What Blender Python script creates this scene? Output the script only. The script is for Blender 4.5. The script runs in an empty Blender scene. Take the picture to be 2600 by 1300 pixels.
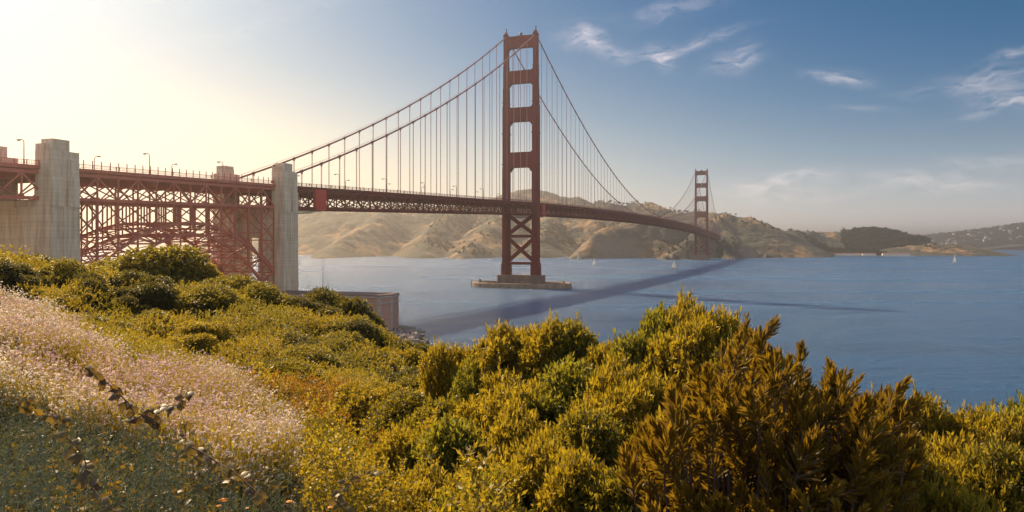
import bpy, bmesh, math, random
import numpy as np
from mathutils import Vector, Matrix, noise as mnoise
R = math.radians
rng = np.random.default_rng(7)
random.seed(7)
SC = bpy.context.scene
COL = SC.collection

# ------------------------------------------------------------------ camera
F = 1909.0           # focal length in pixels of the 2600 wide photograph
EYE = 36.8           # eye height above the water
HZ = 622.0           # horizon row in the photograph
cam = bpy.data.cameras.new('camera'); co = bpy.data.objects.new('camera', cam); COL.objects.link(co)
co.location = (0, 0, EYE); co.rotation_euler = (R(90), 0, 0)
cam.sensor_width = 36; cam.lens = 36 * F / 2600; cam.shift_y = -(650 - HZ) / 2600
cam.clip_start = 0.1; cam.clip_end = 90000
SC.camera = co

# ------------------------------------------------------------------ sun, sky, exposure
SUN_AZ, SUN_EL = R(39.5), R(36)     # azimuth to the left of the view axis, elevation
sdir = Vector((-math.sin(SUN_AZ) * math.cos(SUN_EL), math.cos(SUN_AZ) * math.cos(SUN_EL), math.sin(SUN_EL)))
sl = bpy.data.lights.new('sun', 'SUN'); so = bpy.data.objects.new('sun', sl); COL.objects.link(so)
sl.energy = 5.0; sl.angle = R(1.2); sl.color = (1.0, 0.76, 0.46)
so.rotation_euler = sdir.to_track_quat('Z', 'Y').to_euler(); so.location = (-200, 200, 200)
SC.view_settings.view_transform = 'Standard'; SC.view_settings.look = 'None'
SC.view_settings.gamma = 1; SC.view_settings.exposure = 0.95; SC.view_settings.use_curve_mapping = False
SC.cycles.use_denoising = True
SC.cycles.max_bounces = 6; SC.cycles.diffuse_bounces = 2; SC.cycles.glossy_bounces = 2
SC.cycles.transmission_bounces = 3; SC.cycles.volume_bounces = 0; SC.cycles.transparent_max_bounces = 6
SC.cycles.use_fast_gi = False; SC.cycles.caustics_reflective = False; SC.cycles.caustics_refractive = False


class NT:
    """small node-tree writer"""
    def __init__(s, tree):
        s.t = tree; s.t.nodes.clear()
    def n(s, typ, **kw):
        nd = s.t.nodes.new(typ)
        for k, v in kw.items():
            if k == 'i':
                for kk, vv in v.items():
                    if isinstance(vv, bpy.types.NodeSocket): s.t.links.new(vv, nd.inputs[kk])
                    else: nd.inputs[kk].default_value = vv
            else: setattr(nd, k, v)
        return nd
    def link(s, a, b): s.t.links.new(a, b)
    def math(s, op, a, b=None, c=None, clamp=False):
        i = {0: a}
        if b is not None: i[1] = b
        if c is not None: i[2] = c
        return s.n('ShaderNodeMath', operation=op, use_clamp=clamp, i=i).outputs[0]
    def mix(s, f, a, b, blend='MIX'):
        nd = s.n('ShaderNodeMix', data_type='RGBA', blend_type=blend)
        for k, v in ((0, f), (6, a), (7, b)):
            if isinstance(v, bpy.types.NodeSocket): s.t.links.new(v, nd.inputs[k])
            else: nd.inputs[k].default_value = v if k == 0 else (tuple(v) + (1,))[:4]
        return nd.outputs[2]
    def ramp(s, f, stops, interp='LINEAR'):
        nd = s.n('ShaderNodeValToRGB', i={0: f}); e = nd.color_ramp.elements; nd.color_ramp.interpolation = interp
        while len(e) < len(stops): e.new(0.5)
        for el, (p, c) in zip(e, stops):
            el.position = p; el.color = (c, c, c, 1) if not hasattr(c, '__len__') else tuple(c) + (1,)
        return nd.outputs[0]
    def noise(s, vec, scale, detail=4, rough=.55, dist=0.0):
        return s.n('ShaderNodeTexNoise', i={'Vector': vec, 'Scale': scale, 'Detail': detail, 'Roughness': rough, 'Distortion': dist}).outputs[0]
    def mapping(s, vec, scale=(1, 1, 1), rot=(0, 0, 0), loc=(0, 0, 0)):
        return s.n('ShaderNodeMapping', i={'Vector': vec, 'Scale': scale, 'Rotation': rot, 'Location': loc}).outputs[0]


W = bpy.data.worlds.new('World'); SC.world = W; W.use_nodes = True
w = NT(W.node_tree)
sky = w.n('ShaderNodeTexSky', sky_type='NISHITA', sun_disc=False, sun_elevation=SUN_EL, sun_rotation=-SUN_AZ,
          air_density=1.0, dust_density=0.7, ozone_density=2.5, altitude=10)
vec = w.n('ShaderNodeTexCoord').outputs['Generated']
sep = w.n('ShaderNodeSeparateXYZ', i={0: vec})
dot = w.n('ShaderNodeVectorMath', operation='DOT_PRODUCT', i={0: vec, 1: tuple(sdir)}).outputs['Value']
dotc = w.math('MAXIMUM', dot, 0.0)
lowair = w.math('POWER', w.math('SUBTRACT', 1.0, w.math('ABSOLUTE', sep.outputs['Z']), clamp=True), 11.0)
glow = w.math('MINIMUM', w.math('MULTIPLY', w.math('MULTIPLY', w.math('POWER', dotc, 4.5), lowair), 9.5), 1.0)
halo = w.math('ADD', w.math('MULTIPLY', w.math('POWER', dotc, 13.0), 3.3), w.math('MULTIPLY', w.math('POWER', dotc, 90.0), 8.0))
hcol = w.n('ShaderNodeVectorMath', operation='SCALE', i={0: (1.0, .84, .56), 'Scale': halo}).outputs[0]
# pale warm band of thick low air round the horizon
el = w.math('ABSOLUTE', sep.outputs['Z'])
band = w.math('POWER', w.math('SUBTRACT', 1.0, el, clamp=True), 15.0)
# blue deepened ahead; brighter overhead, and boosted warm behind the camera as added fill
over = w.ramp(sep.outputs['Z'], [(.34, 0.0), (.66, 1.0)]); behind = w.ramp(sep.outputs['Y'], [(0.0, 1.0), (.45, 0.0)])
mul = w.mix(over, (0.0, 0.185, 0.29), (.36, .48, .62))
mul = w.mix(behind, mul, (1.75, 1.35, 1.05))
base = w.mix(1.0, sky.outputs[0], mul, 'MULTIPLY')
base = w.mix(w.math('MULTIPLY', band, 0.95), base, (7.2, 6.4, 6.1))
base = w.mix(glow, base, (5.2, 4.6, 3.5))
addh = w.n('ShaderNodeVectorMath', operation='ADD', i={0: base, 1: hcol}).outputs[0]


def sky_dir(px, py):
    v = Vector(((px - 1300) / F, 1.0, (HZ - py) / F)); return v.normalized()


# cirrus: wispy noise inside soft ellipses, laid out as directions on the sky
az = w.math('ARCTAN2', sep.outputs['X'], sep.outputs['Y'])
elev = w.math('ARCSINE', sep.outputs['Z'])
cvec = w.n('ShaderNodeCombineXYZ', i={0: az, 1: elev, 2: 0.0}).outputs[0]
warp = w.n('ShaderNodeTexNoise', i={'Vector': cvec, 'Scale': 9.0, 'Detail': 4.0}).outputs[1]
wv = w.n('ShaderNodeVectorMath', operation='SCALE', i={0: w.n('ShaderNodeVectorMath', operation='SUBTRACT', i={0: warp, 1: (.5, .5, .5)}).outputs[0], 'Scale': .055}).outputs[0]
cv2 = w.n('ShaderNodeVectorMath', operation='ADD', i={0: cvec, 1: wv}).outputs[0]
CLOUDS = [(1480, 88, 62, 26, -8, .95), (1560, 120, 90, 20, -14, .4), (1680, 130, 34, 22, -42, .8), (1740, 112, 130, 14, 8, .5), (1866, 160, 56, 26, 4, .7),
          (1700, 18, 120, 20, 4, .36), (2130, 200, 64, 16, -6, .7), (2470, 195, 110, 22, 6, .45), (2560, 235, 90, 40, -10, .45),
          (2590, 268, 110, 10, 8, .8), (1975, 462, 150, 20, 2, .75), (1990, 495, 150, 15, 0, .45), (2370, 470, 90, 22, 4, .65), (2240, 470, 70, 16, 2, .35), (2540, 414, 110, 18, -2, .4), (2480, 480, 80, 12, 0, .45),
          (2190, 282, 60, 10, 0, .25), (2595, 115, 60, 12, 12, .45), (620, 60, 300, 22, 22, .10)]
csum = None
for (px, py, rx, ry, rot, amp) in CLOUDS:
    v = sky_dir(px, py); a0 = math.atan2(v.x, v.y); e0 = math.asin(v.z); c, s_ = math.cos(R(rot)), math.sin(R(rot))
    dx = w.math('SUBTRACT', w.n('ShaderNodeSeparateXYZ', i={0: cv2}).outputs[0], a0) if csum is None else w.math('SUBTRACT', cx_, a0)
    if csum is None:
        sp2 = w.n('ShaderNodeSeparateXYZ', i={0: cv2}); cx_, cy_ = sp2.outputs[0], sp2.outputs[1]; dx = w.math('SUBTRACT', cx_, a0)
    dy = w.math('SUBTRACT', cy_, e0)
    u = w.math('MULTIPLY', w.math('ADD', w.math('MULTIPLY', dx, c), w.math('MULTIPLY', dy, s_)), F / rx)
    q = w.math('MULTIPLY', w.math('SUBTRACT', w.math('MULTIPLY', dy, c), w.math('MULTIPLY', dx, s_)), F / ry)
    m = w.math('MULTIPLY', w.math('EXPONENT', w.math('MULTIPLY', w.math('ADD', w.math('MULTIPLY', u, u), w.math('MULTIPLY', q, q)), -1.2)), amp)
    csum = m if csum is None else w.math('ADD', csum, m)
wn = w.noise(w.mapping(cv2, (1.0, 3.2, 1), (0, 0, R(-8))), 34.0, 8, .62, .5)
wisp = w.math('MULTIPLY', csum, w.ramp(wn, [(.34, 0.0), (.72, 1.0)]))
fullsky = w.mix(w.math('MINIMUM', w.math('MULTIPLY', wisp, .55), .55), addh, (7.6, 6.4, 6.1))
bg = w.n('ShaderNodeBackground', i={'Color': fullsky, 'Strength': 0.105})
w.link(bg.outputs[0], w.n('ShaderNodeOutputWorld').inputs[0])


# ------------------------------------------------------------------ helpers
def px2w(px, py, Y):
    """world point that stands behind pixel (px, py) of the photograph at depth Y"""
    return Vector(((px - 1300) / F * Y, Y, EYE - (py - HZ) / F * Y))


def mat(name, col=(.5, .5, .5), rough=.8, fn=None, metal=0.0, spec=.5):
    m = bpy.data.materials.new(name); m.use_nodes = True
    t = NT(m.node_tree)
    out = t.n('ShaderNodeOutputMaterial'); bs = t.n('ShaderNodeBsdfPrincipled')
    bs.inputs['Base Color'].default_value = tuple(col) + (1,); bs.inputs['Roughness'].default_value = rough
    bs.inputs['Metallic'].default_value = metal; bs.inputs['Specular IOR Level'].default_value = spec
    t.link(bs.outputs[0], out.inputs[0])
    if fn: fn(t, bs, out)
    return m


def grime(c1, c2, scale=.5, streak=(1, 1, .2), bump=0.0, fine=0.0):
    """colour wandering between two tones, drawn out along one axis, with optional grain"""
    def fn(t, bs, out):
        g = t.n('ShaderNodeNewGeometry').outputs['Position']
        f = t.noise(t.mapping(g, streak), scale, 6, .6)
        f = t.ramp(f, [(.32, 0.0), (.68, 1.0)])
        c = t.mix(f, c1, c2)
        if fine:
            f2 = t.noise(g, fine, 3, .6)
            c = t.mix(.35, c, t.ramp(f2, [(.3, (.35, .35, .35)), (.7, (1, 1, 1))]), 'MULTIPLY')
        t.link(c, bs.inputs['Base Color'])
        if bump:
            b = t.n('ShaderNodeBump', i={'Height': f, 'Strength': .5, 'Distance': bump})
            t.link(b.outputs[0], bs.inputs['Normal'])
    return fn


class MB:
    """collects boxes, beams, prisms and tubes; build() links them as one mesh"""
    def __init__(s): s.v = []; s.f = []
    def add(s, vs, fs):
        o = len(s.v); s.v.extend([tuple(v) for v in vs]); s.f.extend([tuple(i + o for i in f) for f in fs])
    def box(s, x0, x1, y0, y1, z0, z1, tx=0, ty=0):
        """axis box; tx, ty shrink the top on each side"""
        s.add([(x0, y0, z0), (x1, y0, z0), (x1, y1, z0), (x0, y1, z0), (x0 + tx, y0 + ty, z1), (x1 - tx, y0 + ty, z1), (x1 - tx, y1 - ty, z1), (x0 + tx, y1 - ty, z1)],
              [(3, 2, 1, 0), (4, 5, 6, 7), (0, 1, 5, 4), (1, 2, 6, 5), (2, 3, 7, 6), (3, 0, 4, 7)])
    def beam(s, a, b, wd, ht=None, up=(0, 0, 1)):
        a = Vector(a); b = Vector(b); ht = wd if ht is None else ht
        d = b - a
        if d.length < 1e-6: return
        d.normalize(); up = Vector(up)
        if abs(d.dot(up)) > .98: up = Vector((0, 1, 0))
        sx = d.cross(up).normalized(); sz = sx.cross(d).normalized()
        q = [(-1, -1), (1, -1), (1, 1), (-1, 1)]
        vs = [p + sx * (i * wd / 2) + sz * (j * ht / 2) for p in (a, b) for i, j in q]
        s.add(vs, [(3, 2, 1, 0), (4, 5, 6, 7), (0, 1, 5, 4), (1, 2, 6, 5), (2, 3, 7, 6), (3, 0, 4, 7)])
    def tube(s, pts, r, n=6, cap=True):
        pts = [Vector(p) for p in pts]; rs = r if hasattr(r, '__len__') else [r] * len(pts)
        o = len(s.v); prev = None
        for k, p in enumerate(pts):
            d = (pts[min(k + 1, len(pts) - 1)] - pts[max(k - 1, 0)]).normalized()
            up = Vector((0, 0, 1)) if abs(d.z) < .95 else Vector((0, 1, 0))
            sx = d.cross(up).normalized(); sz = sx.cross(d).normalized()
            for i in range(n):
                a = 2 * math.pi * i / n
                s.v.append(tuple(p + sx * (math.cos(a) * rs[k]) + sz * (math.sin(a) * rs[k])))
        for k in range(len(pts) - 1):
            for i in range(n):
                j = (i + 1) % n
                s.f.append((o + k * n + i, o + k * n + j, o + (k + 1) * n + j, o + (k + 1) * n + i))
        if cap:
            s.f.append(tuple(o + i for i in range(n))[::-1]); e = o + (len(pts) - 1) * n; s.f.append(tuple(e + i for i in range(n)))
    def prism(s, poly, axis, a0, a1):
        """polygon in the plane across axis ('x' -> (y,z), 'y' -> (x,z), 'z' -> (x,y)), extruded a0..a1"""
        n = len(poly)
        def P(u, v, a): return {'x': (a, u, v), 'y': (u, a, v), 'z': (u, v, a)}[axis]
        s.add([P(u, v, a0) for u, v in poly] + [P(u, v, a1) for u, v in poly],
              [tuple(range(n))[::-1], tuple(range(n, 2 * n))] + [(i, (i + 1) % n, (i + 1) % n + n, i + n) for i in range(n)])
    def ball(s, c, r, n=10, m=6, sq=(1, 1, 1)):
        o = len(s.v)
        for i in range(m + 1):
            th = math.pi * i / m
            for j in range(n):
                ph = 2 * math.pi * j / n
                s.v.append((c[0] + r * sq[0] * math.sin(th) * math.cos(ph), c[1] + r * sq[1] * math.sin(th) * math.sin(ph), c[2] + r * sq[2] * math.cos(th)))
        for i in range(m):
            for j in range(n):
                s.f.append((o + i * n + j, o + (i + 1) * n + j, o + (i + 1) * n + (j + 1) % n, o + i * n + (j + 1) % n))
    def build(s, name, material, parent=None, smooth=False):
        me = bpy.data.meshes.new(name); me.from_pydata(s.v, [], s.f); me.update()
        bm = bmesh.new(); bm.from_mesh(me); bmesh.ops.recalc_face_normals(bm, faces=bm.faces); bm.to_mesh(me); bm.free()
        return link(name, me, material, parent, smooth)


def link(name, me, material, parent=None, smooth=False):
    me.name = name
    if material is not None: me.materials.append(material)
    if smooth: me.polygons.foreach_set('use_smooth', [True] * len(me.polygons))
    o = bpy.data.objects.new(name, me); COL.objects.link(o)
    if parent is not None: o.parent = parent
    return o


def np_mesh(name, verts, faces, material=None, parent=None, smooth=False, attr=None, obj=True):
    """mesh from numpy arrays; faces all of one size; attr {name: per-vertex float}"""
    me = bpy.data.meshes.new(name); nv = len(verts); nf, k = faces.shape
    me.vertices.add(nv); me.vertices.foreach_set('co', np.ascontiguousarray(verts, np.float32).ravel())
    me.loops.add(nf * k); me.loops.foreach_set('vertex_index', np.ascontiguousarray(faces, np.int32).ravel())
    me.polygons.add(nf); me.polygons.foreach_set('loop_start', np.arange(0, nf * k, k, dtype=np.int32))
    if smooth: me.polygons.foreach_set('use_smooth', np.ones(nf, bool))
    me.update(calc_edges=True)
    for an, av in (attr or {}).items():
        a = me.attributes.new(an, 'FLOAT', 'POINT'); a.data.foreach_set('value', np.ascontiguousarray(av, np.float32))
    if not obj:
        if material is not None: me.materials.append(material)
        return me
    return link(name, me, material, parent)


def empty(name, loc=(0, 0, 0), rz=0.0, scale=1.0):
    o = bpy.data.objects.new(name, None); COL.objects.link(o); o.location = loc; o.rotation_euler = (0, 0, rz)
    if scale != 1.0: o.scale = (scale,) * 3
    o.empty_display_size = .5
    return o


def tag(o, label=None, cat=None, group=None, kind=None):
    if label: o['label'] = label
    if cat: o['category'] = cat
    if group: o['group'] = group
    if kind: o['kind'] = kind
    return o


def copy_tree(o, loc=None, rz=None, scale=None, label=None, parent=None):
    c = o.copy(); COL.objects.link(c)
    if parent is not None: c.parent = parent
    for ch in list(o.children): copy_tree(ch, parent=c)
    if loc is not None: c.location = loc
    if rz is not None: c.rotation_euler = (0, 0, rz)
    if scale is not None: c.scale = scale if hasattr(scale, '__len__') else (scale,) * 3
    if label: c['label'] = label
    return c


# bridge frame: x = outward to the east side, y = along the bridge to the north, origin under the near tower
T1 = Vector((7.9, 657.0, 0)); BROT = -math.atan2(.3584, .9336)
DV = Vector((.3584, .9336, 0)); NV = Vector((.9336, -.3584, 0))
def B(x, y, z=0): return T1 + NV * x + DV * y + Vector((0, 0, z))
SPAN = 1280.0; SIDE = 343.0
def road(t):
    if t < -SIDE: return 63.2 + (t + SIDE) * .023
    if t < 0: return 63.2 + (t + SIDE) * .03
    if t <= SPAN:
        u = t / SPAN; return 73.5 - u + 7.5 * 4 * u * (1 - u)
    return 72.5 - (t - SPAN) * .03

# ------------------------------------------------------------------ materials of the setting
def water_fn(t, bs, out):
    g = t.n('ShaderNodeNewGeometry').outputs['Position']
    a = t.noise(t.mapping(g, (.8, 1.6, 1), (0, 0, R(14))), .10, 9, .72)
    b = t.noise(t.mapping(g, (.7, 1.6, 1), (0, 0, R(-12))), .022, 5, .6)
    h = t.math('ADD', t.math('MULTIPLY', a, 5.2), t.math('MULTIPLY', b, 7.0))
    bp = t.n('ShaderNodeBump', i={'Height': h, 'Strength': 1.0, 'Distance': 1.2})
    t.link(bp.outputs[0], bs.inputs['Normal'])
    # current lines and wind patches: broad bands of slightly different water
    p = t.noise(t.mapping(g, (.35, 1.9, 1), (0, 0, R(6))), .0042, 6, .6)
    c = t.mix(t.ramp(p, [(.35, 0.0), (.68, 1.0)]), (.003, .075, .215), (.016, .115, .28))
    fo = t.noise(t.mapping(g, (.5, 1.3, 1)), .085, 8, .7)
    cap = t.ramp(fo, [(.735, 0.0), (.765, 1.0)])
    c = t.mix(t.math('MULTIPLY', cap, .9), c, (.7, .72, .75))
    t.link(c, bs.inputs['Base Color'])
    t.link(t.math('ADD', t.ramp(p, [(.3, .17), (.7, .32)]), t.math('MULTIPLY', cap, .5)), bs.inputs['Roughness'])
    bs.inputs['IOR'].default_value = 1.33
M_WATER = mat('sea_water', (.02, .07, .18), .2, water_fn)


def hill_fn(grass1, grass2, scrub, lo=.46, hi=.56, sc=.006):
    def fn(t, bs, out):
        g = t.n('ShaderNodeNewGeometry').outputs['Position']
        n = t.noise(t.mapping(g, (1, 1, 1.6)), sc, 9, .66)
        n2 = t.noise(g, sc * 6, 6, .6)
        c = t.mix(t.ramp(n2, [(.3, 0.0), (.7, 1.0)]), grass1, grass2)
        m = t.ramp(t.math('ADD', t.math('MULTIPLY', n, .75), t.math('MULTIPLY', n2, .25)), [(lo, 0.0), (hi, 1.0)])
        c = t.mix(m, c, scrub)
        nz = t.n('ShaderNodeSeparateXYZ', i={0: t.n('ShaderNodeNewGeometry').outputs['Normal']}).outputs[2]; zz = t.n('ShaderNodeSeparateXYZ', i={0: g}).outputs[2]
        rk = t.math('MULTIPLY', t.ramp(t.math('ADD', nz, t.math('MULTIPLY', n2, .25)), [(.84, 1.0), (.93, 0.0)]), t.ramp(t.math('DIVIDE', zz, 100), [(.25, 1.0), (.75, .15)]))
        c = t.mix(rk, c, t.mix(n2, (.13, .095, .075), (.22, .17, .13)))
        t.link(c, bs.inputs['Base Color'])
        bp = t.n('ShaderNodeBump', i={'Height': n2, 'Strength': 1.0, 'Distance': 22.0})
        t.link(bp.outputs[0], bs.inputs['Normal'])
    return fn
M_HILL = mat('dry_grass_hill', (.3, .2, .1), .95, hill_fn((.37, .205, .082), (.19, .115, .06), (.035, .038, .024), .40, .50))
M_FAR = mat('wooded_far_hill', (.06, .07, .05), .95, hill_fn((.06, .062, .04), (.09, .075, .05), (.03, .04, .03), .3, .6, .004))
M_LOW = mat('sandy_shore', (.22, .17, .12), .95, grime((.26, .19, .12), (.10, .09, .06), .05, (1, 1, 1)))

# ------------------------------------------------------------------ water
mb = MB(); mb.add([(-15500, -500, 0), (19500, -500, 0), (19500, 25500, 0), (-15500, 25500, 0)], [(0, 1, 2, 3)])
water = mb.build('water', M_WATER); tag(water, kind='structure')


# ------------------------------------------------------------------ hills: height fields raised from ridge lines
def fbm(x, y, sc, octv=5, seed=0.0):
    """value noise on arrays"""
    out = np.zeros_like(x); amp = 1.0; tot = 0
    for o in range(octv):
        f = 2 ** o / sc; xi = x * f + seed * 17.3 + o * 5.1; yi = y * f - seed * 9.7 + o * 3.3
        x0 = np.floor(xi).astype(np.int64); y0 = np.floor(yi).astype(np.int64); fx = xi - x0; fy = yi - y0
        fx = fx * fx * (3 - 2 * fx); fy = fy * fy * (3 - 2 * fy)
        def h(a, b):
            k = (a * 374761393 + b * 668265263 + o * 1274126177) & 0xffffffff
            k = ((k ^ (k >> 13)) * 1274126177) & 0xffffffff
            return ((k ^ (k >> 16)) & 0xffff) / 65535.0
        v = (h(x0, y0) * (1 - fx) + h(x0 + 1, y0) * fx) * (1 - fy) + (h(x0, y0 + 1) * (1 - fx) + h(x0 + 1, y0 + 1) * fx) * fy
        out += v * amp; tot += amp; amp *= .5
    return out / tot - .5


def ridge_field(X, Y, ridges):
    """greatest of the ridges at each point; each ridge: ([(px,py,Yd)], slope down, power)"""
    Z = np.full(X.shape, -60.0)
    for pts, sl_, rel in ridges:
        P = [px2w(*p) for p in pts]
        for a, b in zip(P[:-1], P[1:]):
            ax, ay, bx, by = a.x, a.y, b.x, b.y; L2 = (bx - ax) ** 2 + (by - ay) ** 2 + 1e-6
            u = np.clip(((X - ax) * (bx - ax) + (Y - ay) * (by - ay)) / L2, 0, 1)
            d = np.hypot(X - (ax + u * (bx - ax)), Y - (ay + u * (by - ay)))
            zr = a.z + (b.z - a.z) * u
            z = zr - sl_ * (np.sqrt(d * d + 18 ** 2) - 18) * (1 + rel * 0)
            Z = np.maximum(Z, z)
    return Z


RIDGES = [
    # far back headland
    ([(420, 640, 3300), (600, 592, 3300), (700, 560, 3250), (800, 535, 3200), (1000, 522, 3200), (1150, 520, 3250), (1210, 512, 3300), (1250, 507, 3300), (1290, 490, 3400), (1335, 481, 3400), (1380, 485, 3400), (1412, 497, 3380), (1450, 503, 3400), (1476, 505, 3300), (1500, 515, 3300), (1560, 533, 3200)], .42, 0),
    ([(1000, 522, 3200), (930, 575, 2700), (850, 625, 2300), (800, 655, 2020)], .60, 0),
    ([(1180, 515, 3250), (1120, 560, 2800), (1085, 615, 2350), (1060, 656, 2020)], .62, 0),
    ([(1320, 483, 3400), (1265, 545, 2800), (1215, 600, 2350), (1170, 655, 2000)], .62, 0),
    ([(1420, 500, 3350), (1390, 560, 2800), (1370, 620, 2300), (1350, 656, 2020)], .62, 0),
    # near spur with the lit left flank
    ([(1800, 552, 2350), (1740, 556, 2330), (1680, 560, 2300), (1620, 563, 2280), (1560, 568, 2230), (1515, 598, 2130), (1475, 636, 2030), (1452, 657, 1965)], .95, 0),
    # second spur, under the far tower
    ([(1846, 541, 2450), (1800, 560, 2330), (1762, 597, 2120), (1718, 633, 2000), (1690, 657, 1955)], .95, 0),
    # ridges behind it with trees on top
    ([(1480, 530, 2950), (1520, 514, 2950), (1545, 512, 2900), (1600, 516, 2900), (1625, 520, 2850), (1652, 516, 2850), (1680, 521, 2800), (1712, 531, 2800), (1745, 540, 2700), (1790, 541, 2600)], .6, 0),
    ([(1652, 516, 2850), (1640, 545, 2500), (1630, 560, 2330)], .6, 0),
    # right hand ridge falling to the bay
    ([(1700, 541, 2600), (1740, 536, 2600), (1804, 541, 2550), (1846, 541, 2450), (1872, 543, 2450), (1900, 548, 2450), (1928, 559, 2480), (1951, 571, 2520), (1976, 578, 2600), (2010, 586, 2700), (2034, 588, 2800), (2064, 594, 2900)], .55, 0),
    ([(1800, 541, 2550), (1835, 575, 2300), (1850, 612, 2150), (1862, 650, 2040)], .8, 0),
    ([(1897, 548, 2450), (1925, 590, 2330), (1960, 625, 2250), (1985, 645, 2260)], .6, 0),
    ([(1951, 571, 2520), (2000, 610, 2420), (2040, 635, 2400)], .5, 0),
    # golden low hills
    ([(2040, 600, 3050), (2064, 595, 3050), (2081, 589, 3050), (2127, 590, 3050), (2154, 596, 3050), (2180, 604, 3000)], .40, 0),
    ([(2085, 590, 3050), (2060, 610, 2850), (2000, 614, 2700)], .35, 0),
    ([(2130, 591, 3050), (2100, 606, 2850), (2075, 618, 2700)], .35, 0),
    # round hill that carries the wood
    ([(2165, 601, 2950), (2178, 590, 2950), (2196, 583, 2950), (2215, 582, 2950), (2235, 586, 2950), (2256, 596, 2950), (2280, 599, 2950), (2305, 600, 2950), (2326, 608, 2930), (2347, 620, 2900)], .42, 0),
    # low headland at the tip
    ([(2230, 640, 2600), (2278, 629, 2650), (2303, 622, 2680), (2354, 621, 2680), (2392, 620, 2680), (2424, 621, 2680), (2440, 627, 2680)], .22, 0),
    ([(2440, 627, 2680), (2452, 637, 2680), (2463, 644, 2690)], .8, 0),
]


def build_hills():
    xs = np.arange(-1750, 2150, 9.0); ys = np.arange(1880, 3900, 11.0)
    X, Y = np.meshgrid(xs, ys, indexing='ij')
    Xn = X + fbm(X, Y, 210, 4, 1.0) * 60; Yn = Y + fbm(X, Y, 210, 4, 2.0) * 60
    Zs = ridge_field(X, Y, RIDGES); Zw = ridge_field(Xn, Yn, RIDGES)
    Z = Zs * .45 + Zw * .55
    rel = np.clip(Zs / 60, 0, 1)
    gul = np.abs(fbm(X, Y, 240, 5, 5.0)) * 2
    gul2 = np.abs(fbm(X, Y, 95, 4, 15.0)) * 2
    Z += (-gul * 34 - gul2 * 16 + 7) * rel * np.clip((Zs.max() - Zs) / 90, .15, 1) + fbm(X, Y, 70, 5, 8.0) * 20 * rel + fbm(X, Y, 27, 3, 18.0) * 9 * rel
    # flat shelf behind the harbour
    shelf = ((X > 930) & (X < 1560) & (Y > 2475) & (Y < 2700))
    Z = np.where(shelf, np.maximum(Z, 1.6), Z)
    Z = np.where((X > 870) & (Y < 2470 - 0 * X) & (Y > 2330), np.minimum(Z, -1), Z)
    Z = np.where((X > 700) & (Y < 2200), np.minimum(Z, np.where(Zs > 2, Z, -2)), Z)
    nx, ny = X.shape
    idx = np.arange(nx * ny).reshape(nx, ny)
    f = np.stack([idx[:-1, :-1], idx[1:, :-1], idx[1:, 1:], idx[:-1, 1:]], -1).reshape(-1, 4)
    zf = Z.ravel()
    f = f[(zf[f] > -8).any(1)]
    v = np.stack([X.ravel(), Y.ravel(), zf], -1)
    used = np.unique(f); remap = np.zeros(len(v), int); remap[used] = np.arange(len(used))
    o = np_mesh('hills', v[used], remap[f], M_HILL, smooth=True); tag(o, kind='structure')
    return xs, ys, Z
hx, hy, HZMAP = build_hills()


def hill_z(x, y):
    i = np.clip(((np.asarray(x) - hx[0]) / 9.0).astype(int), 0, len(hx) - 1); j = np.clip(((np.asarray(y) - hy[0]) / 11.0).astype(int), 0, len(hy) - 1)
    return HZMAP[i, j]


FAR_R = [([(2180, 622, 6900), (2250, 612, 6900), (2336, 601, 6800), (2369, 598, 6700), (2420, 594, 6600), (2455, 591, 6600), (2490, 586, 6500), (2515, 581, 6400), (2556, 575, 6400), (2600, 571, 6400), (2700, 566, 6400), (2850, 575, 6400)], .20, 0)]
def build_far():
    xs = np.arange(2600, 6200, 30.0); ys = np.arange(5650, 7600, 30.0)
    X, Y = np.meshgrid(xs, ys, indexing='ij')
    Z = ridge_field(X + fbm(X, Y, 400, 3, 3) * 120, Y + fbm(X, Y, 400, 3, 4) * 120, FAR_R) * .6 + ridge_field(X, Y, FAR_R) * .4
    Z += fbm(X, Y, 300, 5, 6.0) * 40 * np.clip(Z / 50, 0, 1)
    nx, ny = X.shape; idx = np.arange(nx * ny).reshape(nx, ny)
    f = np.stack([idx[:-1, :-1], idx[1:, :-1], idx[1:, 1:], idx[:-1, 1:]], -1).reshape(-1, 4)
    o = np_mesh('distant_hills', np.stack([X.ravel(), Y.ravel(), Z.ravel()], -1), f, M_FAR, smooth=True); tag(o, kind='structure')
    return xs, ys, Z
fx_, fy_, FZ = build_far()
def far_z(x, y):
    return FZ[np.clip(((np.asarray(x) - fx_[0]) / 30).astype(int), 0, len(fx_) - 1), np.clip(((np.asarray(y) - fy_[0]) / 30).astype(int), 0, len(fy_) - 1)]

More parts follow.
